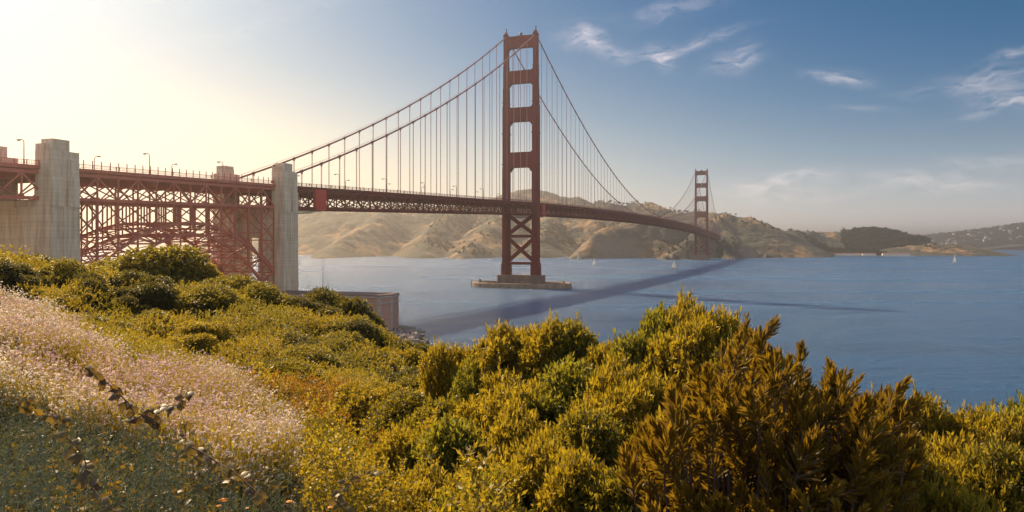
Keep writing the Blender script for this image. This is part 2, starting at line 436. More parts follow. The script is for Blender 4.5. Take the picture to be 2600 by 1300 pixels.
# ------------------------------------------------------------------ bridge
M_RED = mat('bridge_red_paint', (.24, .02, .02), .75, grime((.21, .015, .018), (.12, .012, .016), .12, (1, 1, .25), 0, 1.3), 0, .15)
M_RED_FLARE = mat('flare_tinted_bridge_red', (.5, .11, .06), .6, grime((.54, .13, .07), (.36, .07, .045), .15, (1, 1, .3), 0, 1.3))  # bridge red lightened: the orange flare over arch and viaduct put into colour
M_REDB = mat('bright_red_netting', (.55, .03, .015), .7, grime((.62, .035, .02), (.42, .03, .02), .6, (1, 1, 1), 0, 3.0))
M_ROPE = mat('wire_rope', (.36, .16, .14), .6)
M_CONC = mat('board_marked_concrete', (.4, .37, .33), .9, None)
def conc_fn(t, bs, out):
    g = t.n('ShaderNodeNewGeometry').outputs['Position']; ob = t.n('ShaderNodeTexCoord').outputs['Object']
    st = t.noise(t.mapping(ob, (1, 1, .07)), 1.1, 6, .65)
    c = t.mix(t.ramp(st, [(.3, 0.0), (.7, 1.0)]), (.50, .37, .25), (.70, .57, .42))
    z = t.n('ShaderNodeSeparateXYZ', i={0: ob}).outputs[2]
    pour = t.math('FRACT', t.math('MULTIPLY', z, 1 / 1.25))
    c = t.mix(t.math('MULTIPLY', t.ramp(pour, [(.0, 1.0), (.08, 0.0), (.93, 0.0), (1.0, 1.0)]), .28), c, (.16, .14, .12))
    bl = t.n('ShaderNodeTexNoise', i={'Vector': t.mapping(ob, (.05, .05, .8)), 'Scale': 1.0, 'Detail': 2.0}).outputs[0]
    c = t.mix(.5, c, t.ramp(bl, [(.3, (.72, .70, .68)), (.7, (1, 1, 1))]), 'MULTIPLY')
    stain = t.ramp(t.noise(t.mapping(ob, (1, 1, .10)), .45, 5, .7), [(.48, 0.0), (.72, .7)])
    c = t.mix(stain, c, (.20, .14, .09))
    t.link(c, bs.inputs['Base Color'])
    b = t.n('ShaderNodeBump', i={'Height': pour, 'Strength': .3, 'Distance': .06}); t.link(b.outputs[0], bs.inputs['Normal'])
t_ = NT(M_CONC.node_tree); _o = t_.n('ShaderNodeOutputMaterial'); _b = t_.n('ShaderNodeBsdfPrincipled'); _b.inputs['Roughness'].default_value = .92; t_.link(_b.outputs[0], _o.inputs[0]); conc_fn(t_, _b, _o)
M_PIER = mat('stained_pier_concrete', (.3, .2, .15), .9, grime((.27, .18, .13), (.13, .085, .07), .3, (1, 1, .2), .1, 2.0))
M_ASPH = mat('road_asphalt', (.05, .05, .052), .9, grime((.06, .06, .06), (.04, .04, .042), .3, (1, 1, 1)))
M_NET = mat('safety_net', (.55, .5, .45), .9)

root = empty('suspension_bridge', T1, BROT)
tag(root, 'long red suspension bridge with two portal towers crossing the strait to the brown hills', 'bridge')
LX = 13.7


def haunch(x0, x1, z0, z1, c, zc, steps=3, up=True):
    """corner fillers of a portal opening, stepped"""
    return


def tower(parent, pier_kind):
    tw = empty('tower'); tw.parent = parent
    # z, half-width across, half-width along (leg), stepping in with height
    secs = [(10.6, 19.5, 3.35, 5.9), (19.5, 21.5, 3.1, 5.4), (21.5, 104, 2.62, 4.75), (104, 158.5, 2.48, 4.5), (158.5, 174, 2.2, 4.1), (174, 190.5, 2.0, 3.7), (190.5, 219.5, 1.8, 3.3)]
    for sg in (-1, 1):
        lg = MB(); cx = sg * LX
        for z0, z1, a, b in secs:
            lg.box(cx - a, cx + a, -b * .78, b * .78, z0, z1)
            lg.box(cx - a * .80, cx + a * .80, -b * .92, b * .92, z0 + .01, z1 - .35)
            lg.box(cx - a * .55, cx + a * .55, -b, b, z0 + .02, z1 - .7)
            lg.box(cx - a * 1.07, cx + a * 1.07, -b * .45, b * .45, z0 + .03, z1 - .9)
        for zc in (27, 66, 107, 134, 161, 192):      # walkway collars
            a = [q for q in secs if q[0] <= zc < q[1]][0]
            lg.box(cx - a[2] - .38, cx + a[2] + .38, -a[3] - .38, a[3] + .38, zc, zc + .55)
        lg.build('leg', M_RED, tw)
        # saddle housing: stepped cap that rises to a spike
        sh = MB(); sh.box(cx - 1.9, cx + 1.9, -3.5, 3.5, 219.5, 221.3, .3, .5)
        sh.box(cx - 1.35, cx + 1.35, -2.6, 2.6, 221.3, 222.6, .35, .9)
        sh.box(cx - .7, cx + .7, -1.2, 1.2, 222.6, 223.8, .1, .5)
        sh.tube([(cx, 0, 223.8), (cx, 0, 226.2)], [.45, .32], 8)
        sh.ball((cx, 0, 226.5), .62, 8, 6)
        sh.build('saddle_housing', M_RED, tw)

    def strut(z0, z1, half_thick, xin0, xin1, cb, ct):
        """cross strut from leg to leg; stepped haunches into the opening below (cb) and above (ct)"""
        sm = MB()
        X = LX - min(xin0, xin1) + .25
        sm.box(-X, X, -half_thick, half_thick, z0, z1)
        # fluted face
        k = 9
        for i in range(k):
            xx = -X * .82 + i * (2 * X * .82) / (k - 1)
            sm.box(xx - .32, xx + .32, -half_thick - .28, half_thick + .28, z0 + 1.2, z1 - 1.0)
        for sg in (-1, 1):
            for (cc, dirn, zb) in ((cb, -1, z0), (ct, 1, z1)):
                if not cc: continue
                xi = LX - (xin0 if dirn < 0 else xin1)
                for (fx, fz) in ((1.0, .30), (.66, .62), (.36, 1.0)):
                    xa = sg * (xi - cc * fx); xb = sg * (xi + .3)
                    za, zb_ = (zb - cc * 1.15 * fz, zb + .2) if dirn < 0 else (zb - .2, zb + cc * .8 * fz)
                    sm.box(min(xa, xb), max(xa, xb), -half_thick + .1 * fx, half_thick - .1 * fx, min(za, zb_), max(za, zb_))
        return sm.build('cross_strut', M_RED, tw)
    strut(209.0, 218.3, 2.6, 1.8, 1.8, 1.6, 0)
    strut(178.0, 188.8, 3.0, 2.0, 2.0, 2.3, 1.3)
    strut(144.6, 156.6, 3.4, 2.48, 2.48, 2.6, 1.3)
    strut(104.5, 117.6, 3.7, 2.62, 2.48, 3.2, 1.2)
    strut(43.2, 45.7, 2.6, 2.62, 2.62, 0, 0)
    strut(19.6, 22.0, 2.6, 2.62, 2.62, 1.6, 0)
    cr = MB()     # cornice of the top strut
    cr.box(-LX + 1.2, LX - 1.2, -3.0, 3.0, 218.3, 218.9); cr.box(-4, 4, -1.6, 1.6, 218.9, 219.6)
    cr.build('top_cornice', M_RED, tw)
    bc = MB(); bc.tube([(0, 0, 219.6), (0, 0, 220.4)], .5, 8); bc.ball((0, 0, 221.4), 1.35, 12, 8); bc.build('aviation_beacon', mat('beacon', (.05, .03, .03), .5) if 'beacon' not in bpy.data.materials else bpy.data.materials['beacon'], tw)
    for z0, z1 in ((45.7, 63.5), (22.0, 43.2)):
        xi = LX - 2.4
        for sg in (-1, 1):
            x = MB(); x.beam((sg * xi, 0, z0 - .3), (-sg * xi, 0, z1 + .3), 4.2 - (sg > 0) * .1, 2.3, up=(0, 1, 0)) if False else x.prism([(sg * xi, z0 - .6), (sg * xi, z0 + 2.7), (-sg * xi, z1 + .6), (-sg * xi, z1 - 2.7)], 'y', -2.1 + (sg > 0) * .05, 2.1 - (sg > 0) * .05)
            x.build('diagonal_brace', M_RED, tw)
        g = MB(); zc = (z0 + z1) / 2; g.prism([(-2.3, zc), (0, zc - 2.6), (2.3, zc), (0, zc + 2.6)], 'y', -2.25, 2.25); g.build('gusset_plate', M_RED, tw)
    pr = MB()
    if pier_kind == 'sea':
        poly = [(-20.3, -6), (-18.6, -8.6), (18.6, -8.6), (20.3, -6), (20.3, 6), (18.6, 8.6), (-18.6, 8.6), (-20.3, 6)]
        pr.prism(poly, 'z', -2, 9.9)
        pr.prism([(x * 1.015, y * 1.02) for x, y in poly], 'z', 9.9, 10.7)
        for i in range(22):
            x = -18 + i * 36 / 21; pr.box(x - .35, x + .35, -8.95, 8.95, 1, 9.4)
        for i in range(7):
            y = -5.5 + i * 11 / 6; pr.box(-20.6, 20.6, y - .35, y + .35, 1, 9.4)
    else:
        pr.box(-20.5, 20.5, -9, 9, -2, 10.6, .5, .5)
        for sg in (-1, 1): pr.box(sg * LX - 6, sg * LX + 6, -9.6, 9.6, -2, 11.2, .6, .6)
    pr.build('pier', M_PIER, tw)
    return tw
tower(root, 'sea')
tB = tower(root, 'shore'); tB.location = (0, SPAN, 0)


def cable_z(t):
    if 0 <= t <= SPAN:
        u = t / SPAN * 2 - 1; low = road(640) + 3.2
        return low + (220 - low) * u * u
    if t < 0:
        u = -t / SIDE; return 220 + (66.0 - 220) * u - 4 * 12.0 * u * (1 - u)
    u = (t - SPAN) / SIDE; return 220 + (66.0 - 220) * u - 4 * 12.0 * u * (1 - u)

ts_side = [-SIDE + i * 15.24 for i in range(1, 22)]
ts_main = [15.24 * i for i in range(1, 84)]
ts_north = [SPAN + 15.24 * i for i in range(1, 22)]
M_CABLE = mat('cable_red', (.16, .02, .025), .5)
for sg in (1, -1):
    c = MB(); pts = [(sg * LX, t, cable_z(t)) for t in np.concatenate([np.linspace(-SIDE - 6, 0, 50), np.linspace(0, SPAN, 130)[1:], np.linspace(SPAN, SPAN + SIDE, 40)[1:]])]
    c.tube(pts, .47, 8)
    c.build('main_cable', M_CABLE, root, True)
    hb = MB()
    for k_, t in enumerate(ts_side + ts_main + ts_north):
        dz = (cable_z(t + 1) - cable_z(t - 1)) / 2
        one = MB() if k_ < 50 else hb
        one.tube([(sg * LX, t - .75, cable_z(t) - dz * .75), (sg * LX, t + .75, cable_z(t) + dz * .75)], .68, 8)
        if k_ < 50: one.build('cable_band', M_CABLE, root)
    tag(hb.build('far_cable_bands', M_CABLE, root), kind='stuff')
    hr = MB()
    for off in (-.55, .55):
        hr.tube([(sg * LX + off, t, cable_z(t) + 1.25) for t in list(np.linspace(-SIDE, -4, 45))], .05, 4)
        hr.tube([(sg * LX + off, t, cable_z(t) + 1.25) for t in list(np.linspace(4, SPAN - 4, 110))], .05, 4)
    hr.build('hand_rope', M_ROPE, root)


def susp_mb(m, sg, t):
    z0 = road(t) - 1.0; z1 = cable_z(t) - .45
    if z1 - z0 < 1: return
    for o in (-.30, .30):
        m.beam((sg * LX, t + o, z0), (sg * LX, t + o, z1), .16, .16)
    m.box(sg * LX - .22, sg * LX + .22, t - .5, t + .5, z1 - .9, z1 - .1)
near = [(sg, t) for t in ts_side + ts_main[:29] for sg in (1, -1)][:100]
rest = [(sg, t) for t in ts_side + ts_main + ts_north for sg in (1, -1) if (sg, t) not in near]
for sg, t in near:
    m = MB(); susp_mb(m, sg, t); m.build('suspender_rope', M_ROPE, root)
m = MB()
for sg, t in rest: susp_mb(m, sg, t)
tag(m.build('far_suspender_ropes', M_ROPE, root), kind='stuff')


def deck_piece(parent, t0, t1, panel, sway=True, half=LX, name='stiffening_truss'):
    n = max(1, round((t1 - t0) / panel)); ts = np.linspace(t0, t1, n + 1)
    m = MB(); TOP, BOT = -1.9, -9.7
    for i in range(n):
        a, b = ts[i], ts[i + 1]; ra, rb = road(a), road(b)
        for sg in (-1, 1):
            x = sg * half
            m.beam((x, a, ra + TOP), (x, b, rb + TOP), .7, 1.0)
            m.beam((x, a, ra + BOT), (x, b, rb + BOT), .7, 1.0)
            m.beam((x, a, ra + TOP - .4), (x, a, ra + BOT + .4), .42, .5)
            if i % 2 == 0: m.beam((x, a, ra + BOT + .4), (x, b, rb + TOP - .4), .46, .46, up=(1, 0, 0))
            else: m.beam((x, a, ra + TOP - .4), (x, b, rb + BOT + .4), .46, .46, up=(1, 0, 0))
            m.box(x - .42, x + .42, a - .6, a + .6, ra + BOT - .62, ra + BOT + .9)      # gussets
            m.box(x - .42, x + .42, a - .6, a + .6, ra + TOP - .9, ra + TOP + .4)
        m.beam((-half, a, ra - 2.6), (half, a, ra - 2.6), .5, 2.6)          # floor beam
        m.beam((-half, a, ra + BOT), (half, a, ra + BOT), .5, .7)
        if sway:
            m.beam((-half, a, ra + BOT + .3), (0, a, ra - 3.8), .34); m.beam((half, a, ra + BOT + .3), (0, a, ra - 3.8), .34)
            if i % 2 == 0 and i + 1 < n:
                e = ts[min(i + 2, n)]; re = road(e)
                m.beam((-half, a, ra + BOT), (half, e, re + BOT), .45, .4); m.beam((half, a, ra + BOT), (-half, e, re + BOT), .45, .4)
        for xs in (-9, -4.5, 0, 4.5, 9): m.beam((xs, a, ra - 1.5), (xs, b, rb - 1.5), .3, .9)
    return m.build(name, M_RED, parent)


def slab(parent, t0, t1, half, step=16):
    n = max(1, int((t1 - t0) / step)); ts = np.linspace(t0, t1, n + 1); m = MB(); k = MB()
    prof = [(-half, -.95), (half, -.95), (half, .15), (half - 3.2, .15), (half - 3.2, 0), (-half + 3.2, 0), (-half + 3.2, .15), (-half, .15)]
    v = []; f = []
    for t in ts: v += [(x, t, road(t) + z) for x, z in prof]
    P = len(prof)
    for i in range(n):
        for j in range(P): f.append((i * P + j, i * P + (j + 1) % P, (i + 1) * P + (j + 1) % P, (i + 1) * P + j))
    f.append(tuple(range(P))); f.append(tuple(range(n * P, n * P + P))[::-1])
    m.add(v, f); return m.build('road_deck', M_RED, parent)


def railing(parent, t0, t1, sg, x, pick, post=3.81, high=False):
    m = MB(); n = max(1, int((t1 - t0) / 15.24)); ts = np.linspace(t0, t1, n + 1)
    for a, b in zip(ts[:-1], ts[1:]):
        for dz, hh in ((1.35, .14), (.35, .10)):
            m.beam((sg * x, a, road(a) + .15 + dz), (sg * x, b, road(b) + .15 + dz), .12, hh)
    for t in np.arange(t0 + .5, t1, pick): m.box(sg * x - .03, sg * x + .03, t - .04, t + .04, road(t) + .45, road(t) + 1.45)
    for t in np.arange(t0 + .5, t1, post): m.box(sg * x - .1, sg * x + .1, t - .12, t + .12, road(t) + .1, road(t) + (2.9 if high else 1.62))
    return m.build('railing', M_RED, parent)
deck_piece(root, -SIDE + 5, SPAN + SIDE - 5, 7.62)
slab(root, -SIDE + 5, SPAN + SIDE - 5, 14.6)
for sg in (-1, 1):
    railing(root, -SIDE + 6, -4.5, sg, 14.4, .55)
    railing(root, 4.5, SPAN + SIDE - 6, sg, 14.4, 1.6)

# red mesh wraps on the truss and the nets slung beneath
for t0, t1 in ((-318, -309.5), (16, 24)):
    for sg in (1, -1):
        m = MB()
        x = sg * (LX + .75)
        m.box(min(x, x - sg * .12), max(x, x - sg * .12), t0, t1, road(t0) - 10.6, road(t0) - .2)
        for k in range(12):
            zz = road(t0) - 10.4 + k * .9; m.box(min(x, x + sg * .12), max(x, x + sg * .12), t0 + .05, t1 - .05, zz, zz + .22)
        for tt in (t0, t1 - .5): m.box(sg * LX - .8, sg * LX + .8, tt - .03, tt + .5, road(t0) - 10.65, road(t0) - .3)
        m.build('mesh_wrap', M_REDB, root)
def net_fn(t, bs, out):
    tr = t.n('ShaderNodeBsdfTransparent'); mx = t.n('ShaderNodeMixShader', i={0: .62}); t.link(tr.outputs[0], mx.inputs[1]); t.link(bs.outputs[0], mx.inputs[2]); t.link(mx.outputs[0], out.inputs[0])
M_NET = mat('safety_net_cloth', (.5, .46, .40), .9, net_fn)
for t0, t1 in ((-338, -309), (8, 26)):
    m = MB(); n = 12; cols = 7; v = []; f = []
    for i in range(n + 1):
        t = t0 + (t1 - t0) * i / n; u = i / n
        end = (4 * u * (1 - u)) if t0 > 0 else (1 - u ** 3) * min(1, .5 + u * 3)
        for j in range(cols):
            q = j / (cols - 1) * 2 - 1
            v.append((q * 14.2, t, road(t) - 10.5 - end * 2.6 * (1 - .25 * q * q) - .15 * math.sin(i * 2.1 + j)))
    for i in range(n):
        for j in range(cols - 1): f.append((i * cols + j, i * cols + j + 1, (i + 1) * cols + j + 1, (i + 1) * cols + j))
    m.add(v, f); o = m.build('slung_net', M_NET, root, True)
    md = o.modifiers.new('thickness', 'SOLIDIFY'); md.thickness = .08

# fender ring round the near pier
fr = MB(); N = 96; prof = [(0, -3), (0, 3.6), (-.4, 4.2), (-3.2, 4.2), (-3.6, 3.6), (-3.6, -3)]
for i in range(N):
    a = 2 * math.pi * i / N
    for d, z in prof: fr.v.append(((45.5 + d) * math.cos(a), (25.5 + d) * math.sin(a), z))
P = len(prof)
for i in range(N):
    for j in range(P - 1): fr.f.append((i * P + j, ((i + 1) % N) * P + j, ((i + 1) % N) * P + j + 1, i * P + j + 1))
for i in range(0, N, 13):
    a = 2 * math.pi * i / N; fr.box(45.5 * math.cos(a) * 1.003 - .5, 45.5 * math.cos(a) * 1.003 + .5, 25.5 * math.sin(a) * 1.005 - .5, 25.5 * math.sin(a) * 1.005 + .5, -2, 4.9)
for s0, sx in ((-39, 0), (39, 0), (10, -24.2), (-14, -23.3)): fr.box(s0 - .9, s0 + .9, sx - .7, sx + .7, 3.8, 6.2)
fo = fr.build('fender_ring', mat('weathered_fender_concrete', (.35, .27, .2), .9, grime((.36, .24, .16), (.15, .10, .07), .25, (1, 1, .4), .1)))
fo.location = T1; fo.rotation_euler = (0, 0, BROT)
tag(fo, 'low oval concrete fender ring in the water round the near tower pier', 'fender')

# ------------------------------------------------------------------ concrete pylons
def pylon(sg, t0, dz, label, top=72.5):
    p = empty('concrete_pylon', B(0, t0, 0), BROT); tag(p, label, 'bridge pylon', 'stepped concrete pylons of the bridge')
    rd = road(t0); m = MB()
    def bx(x0, x1, y0, y1, z0, z1, tx=0, ty=0):
        a, b = sorted((sg * x0, sg * x1)); m.box(a, b, y0, y1, z0, z1, tx, ty)
    bx(5.7, 19.6, -5.3, 5.3, -1, rd - 12.4, .35, .3)
    bx(13.0, 19.0, -5, 5, rd - 12.4, 69 + dz)
    bx(13.1, 17.0, -4.98, 1.5, 69 + dz, 71 + dz)
    bx(13.8, 18.6, -3.6, 2.0, 69 + dz, top + dz)
    # slabs standing proud of the outer face leave a tall slot between them
    for y0, y1 in ((-4.7, -.55), (.75, 4.7)):
        bx(19.0, 19.7, y0, y1, rd - 12.4, rd - 3.0, .0, .1)
        bx(19.0, 19.4, y0 + .1, y1 - .1, rd - 3.0, 66.5 + dz, .0, .1)
    bx(19.0, 19.72, -.6, .8, -0.5, rd - 12.3)
    m.build('shaft', M_CONC, p)
    return p
pylon(1, -343, 0, 'tall stepped concrete pylon by the fort, where arch span meets suspended span')
pylon(-1, -343, 0, 'concrete pylon block rising behind the railing where the far cable comes down')
pylon(1, -451.4, -3.7, 'largest concrete pylon with a tall slot, above the bushes left of the arch')
pylon(-1, -448, -3.7, 'concrete pylon cut by the edge of the picture, beyond the viaduct railing')
pylon(1, SPAN + 348, 0, 'small pale concrete pylon beyond the far tower, nearer the bay')
pylon(-1, SPAN + 348, 0, 'small pale concrete pylon beyond the far tower, on its seaward side')
for t0 in (-343, -451.4):
    p = empty('pier_wall', B(0, t0), BROT); m = MB()
    rd = road(t0); m.box(-6.2, 6.2, -3.2, 3.2, 40 if t0 > -400 else -1, rd - 10.9)
    m.box(-13.2, 13.2, -4.2, 4.2, rd - 12.6, rd - 10.4)
    m.build('wall_panel', M_CONC, p)
    tag(p, 'concrete cross wall under the deck joining the pair of pylons ' + ('by the fort' if t0 > -400 else 'at the south end of the arch'), 'pier wall')

# ------------------------------------------------------------------ arch span and viaduct
def flare_tint(o): o.data.materials[0] = M_RED_FLARE; return o
ar = empty('arch_bridge', B(0, -395), BROT)
tag(ar, 'red steel arch span with trussed deck and lattice columns between two concrete pylons', 'arch bridge')
AO = 395
def ashift(o): o.location = (0, AO, 0); return o
A0, A1 = -444.0, -348.0; HX = 14.3
ashift(flare_tint(deck_piece(ar, A0, A1, 8.0, True, HX, 'deck_truss')))
ashift(flare_tint(slab(ar, -452, -338, 15.2)))
for sg in (-1, 1): ashift(flare_tint(railing(ar, -452, -338, sg, 15.0, .5, 3.3, True)))
def up(t): return 45.2 - (t + 395) ** 2 * .0092
def lo(t): return 41.0 - (t + 395) ** 2 * .0131
nn = 12; tt = np.linspace(A0, A1, nn + 1)
for sg in (1, -1):
    m = MB(); x = sg * HX
    for i in range(nn):
        a, b = tt[i], tt[i + 1]
        m.beam((x, a, up(a)), (x, b, up(b)), .9, 1.0); m.beam((x, a, lo(a)), (x, b, lo(b)), .9, 1.0)
        m.beam((x, a, up(a)), (x, a, lo(a)), .5)
        if i < nn / 2: m.beam((x, a, up(a)), (x, b, lo(b)), .5, .5, up=(1, 0, 0))
        else: m.beam((x, a, lo(a)), (x, b, up(b)), .5, .5, up=(1, 0, 0))
    m.beam((x, A1, up(A1)), (x, A1, lo(A1)), .5)
    ashift(m.build('arch_rib', M_RED_FLARE, ar))
    for i in range(nn + 1):
        a = tt[i]; m = MB(); wd = .95 if i in (0, 4, 12) else .55
        for o in (-.28, .28): m.beam((x, a + o, up(a)), (x, a + o, road(a) - 9.8), .5 * wd / .55 * .7, .22)
        k = int((road(a) - 10 - up(a)) / 1.2)
        for q in range(k):
            z = up(a) + q * 1.2; m.beam((x, a - .28, z), (x, a + .28, z + 1.0), .1, .1, up=(1, 0, 0))
        ashift(m.build('lattice_column', M_RED_FLARE, ar))
m = MB()
for i in range(nn + 1):
    a = tt[i]; zb = up(a); zt = road(a) - 10.2
    m.beam((-HX, a, zb), (HX, a, zb), .5, .6); m.beam((-HX, a, lo(a)), (HX, a, lo(a)), .5, .6)
    m.beam((-HX, a, zb), (HX, a, lo(a)), .32); m.beam((HX, a, zb), (-HX, a, lo(a)), .32)
    h = zt - zb
    if h > 4:
        lv = max(1, int(round(h / 13)))
        for q in range(lv):
            za = zb + h * q / lv; zc = zb + h * (q + 1) / lv
            m.beam((-HX, a, za), (0, a, zc), .36); m.beam((HX, a, za), (0, a, zc), .36); m.beam((-HX, a, zc), (HX, a, zc), .34)
            m.beam((0, a, za), (0, a, zc), .4)
        for xx in (-7.2, 7.2): m.beam((xx, a, zb), (xx, a, zt), .38)
    if i < nn:
        b = tt[i + 1]
        for fn_ in (up, lo):
            m.beam((-HX, a, fn_(a)), (0, b, fn_(b)), .36); m.beam((HX, a, fn_(a)), (0, b, fn_(b)), .36)
            m.beam((0, a, fn_(a)), (-HX, b, fn_(b)), .3); m.beam((0, a, fn_(a)), (HX, b, fn_(b)), .3)
ashift(m.build('cross_bracing', M_RED_FLARE, ar))
for sg in (-1, 1):
    m = MB()
    for i in range(nn):
        a, b = tt[i], tt[i + 1]
        for zl in (34, 22, 10):
            if zl < lo((a + b) / 2) - 4: m.beam((sg * HX, a, zl), (sg * HX, b, zl), .35)
    for (a, zt) in ((-437, lo(-437)), (-429, lo(-429)), (-356, lo(-356))):
        m.beam((sg * HX, a, 2), (sg * HX, a, zt), .6)
    # side-face bracing of the end columns below and beside the arch haunches
    for a, b in ((-444, -436), (-356, -348)):
        z = 5
        while z < 50:
            m.beam((sg * HX, a, z), (sg * HX, b, z + 7), .34, .34, up=(1, 0, 0)); m.beam((sg * HX, b, z), (sg * HX, a, z + 7), .34, .34, up=(1, 0, 0)); z += 7
        m.beam((sg * HX, a + .3, 2), (sg * HX, a + .3, 52), .5); m.beam((sg * HX, b - .3, 2), (sg * HX, b - .3, 52), .5)
    ashift(m.build('end_bracing', M_RED_FLARE, ar))
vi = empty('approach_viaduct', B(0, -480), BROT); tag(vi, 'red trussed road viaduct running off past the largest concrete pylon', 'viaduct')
for o in (deck_piece(vi, -560, -454, 7.6, True, HX, 'deck_truss'), slab(vi, -560, -452, 15.2), railing(vi, -560, -452, 1, 15.0, .5), railing(vi, -560, -452, -1, 15.0, .5)): o.location = (0, 480, 0); flare_tint(o)
m = MB()
for t in (-480, -520, -558):
    for sg in (-1, 1): m.box(sg * 13 - 2.2, sg * 13 + 2.2, t - 2, t + 2, 0, road(t) - 10.3, .3, .3)
o = m.build('viaduct_pier', M_CONC, vi); o.location = (0, 480, 0)
nv_ = empty('north_viaduct', B(0, SPAN + 350), BROT); tag(nv_, 'dark red approach deck running on from the far pylons onto the headland', 'viaduct')
for o in (deck_piece(nv_, SPAN + 353, SPAN + 520, 7.6, False, LX, 'deck_truss'), slab(nv_, SPAN + 353, SPAN + 520, 14.6)): o.location = (0, -SPAN - 350, 0)

# ------------------------------------------------------------------ lamps
M_LAMP = mat('lamp_bronze', (.10, .045, .03), .5, grime((.12, .05, .03), (.07, .035, .03), 1.5))
def lamp_proto(sg):
    r = empty('street_lamp')
    m = MB(); m.tube([(0, 0, 0), (0, 0, 1.3)], [.22, .17], 8); m.tube([(0, 0, 1.3), (0, 0, 6.6)], [.15, .12], 8); m.build('pole', M_LAMP, r)
    m = MB(); pts = [(0, 0, 6.6)] + [(-sg * (1 - math.cos(a)) * .9, 0, 6.6 + math.sin(a) * .9) for a in (.3, .7, 1.1, 1.57)] + [(-sg * 2.0, 0, 7.52)]; m.tube(pts, .11, 6); m.build('bracket_arm', M_LAMP, r)
    m = MB(); m.box(min(-sg * 1.7, -sg * 2.75), max(-sg * 1.7, -sg * 2.75), -.34, .34, 7.3, 7.62, .12, .1); m.box(min(-sg * 1.85, -sg * 2.6), max(-sg * 1.85, -sg * 2.6), -.25, .25, 7.18, 7.3); m.build('lamp_head', M_LAMP, r)
    return r
lamps = {1: lamp_proto(1), -1: lamp_proto(-1)}
LT = [-505, -460, -414, -377.8, -297, -251.5, -206, -160, -114.5, -69, -23.5] + [23 + 45.7 * i for i in range(28)] + [SPAN + 30 + 45.7 * i for i in range(7)]
first = {1: True, -1: True}
order = ['', 'first', 'second', 'third', 'fourth', 'fifth', 'sixth', 'seventh']
for sg in (1, -1):
    side = 'near' if sg > 0 else 'far'
    k_s = k_m = 0
    for t in LT:
        loc = B(sg * 13.2, t, road(t) + .1)
        if t < -450: lab = 'bent-arm lamp on the %s railing of the viaduct beside the largest pylon' % side; grp = 'lamps on the approach viaduct'
        elif t < -400: lab = 'bent-arm lamp on the %s railing above the middle of the red arch' % side; grp = None
        elif t < -343: lab = 'bent-arm lamp on the %s railing at the pylon end of the red arch' % side; grp = None
        elif t < 0:
            k_s += 1; lab = '%s bent-arm lamp from the fort pylon along the %s railing of the side span' % (order[k_s], side); grp = None
        elif t < SPAN and k_m < 6:
            k_m += 1; lab = '%s bent-arm lamp beyond the near tower on the %s side of the deck' % (order[k_m], side); grp = None
        elif t < SPAN: lab = 'tiny bent-arm lamp far out on the middle of the main span, %s side' % side; grp = 'distant lamps on the main span, %s side' % side
        else: lab = 'tiny bent-arm lamp beyond the far tower, %s side of deck' % side; grp = 'distant lamps beyond the far tower, %s side' % side
        if first[sg]: o = lamps[sg]; o.location = loc; o.rotation_euler = (0, 0, BROT); first[sg] = False
        else: o = copy_tree(lamps[sg], loc, BROT)
        tag(o, lab, 'street lamp', grp or 'bent-arm lamps along the bridge railings')
        o['label'] = lab

# ------------------------------------------------------------------ shore land and brick fort
mb = MB(); mb.prism([(-420, -60), (-120, 40), (-60, 150), (-41, 215), (-34, 250), (-36, 285), (-40, 312), (-62, 340), (-110, 372), (-200, 385), (-420, 330)], 'z', -2, 2.6)
tag(mb.build('shore_ground', M_LOW), kind='structure')
def brick_fn(t, bs, out):
    ob = t.n('ShaderNodeTexCoord').outputs['Object']; sp = t.n('ShaderNodeSeparateXYZ', i={0: ob})
    cc = t.n('ShaderNodeCombineXYZ', i={0: t.math('ADD', sp.outputs[0], sp.outputs[1]), 1: sp.outputs[2], 2: 0.0}).outputs[0]
    b = t.n('ShaderNodeTexBrick', i={'Vector': cc, 'Color1': (.46, .16, .105, 1), 'Color2': (.34, .11, .075, 1), 'Mortar': (.36, .28, .23, 1), 'Scale': 1.0, 'Mortar Size': .02, 'Brick Width': .5, 'Row Height': .16})
    n = t.ramp(t.noise(t.mapping(ob, (1, 1, .35)), .35, 6, .65), [(.35, 0.0), (.7, 1.0)])
    t.link(t.mix(t.math('MULTIPLY', n, .55), b.outputs[0], (.36, .24, .18)), bs.inputs['Base Color'])
M_BRICK = mat('weathered_brick', (.3, .12, .09), .9, brick_fn)
M_STONE = mat('pale_granite', (.42, .36, .31), .9, grime((.46, .40, .34), (.30, .25, .21), .6, (1, 1, 1)))
ft = empty('brick_fort', (-52.6, 297, 0)); tag(ft, 'old red brick fort with granite corner quoins, standing by the water below the pylon', 'fort')
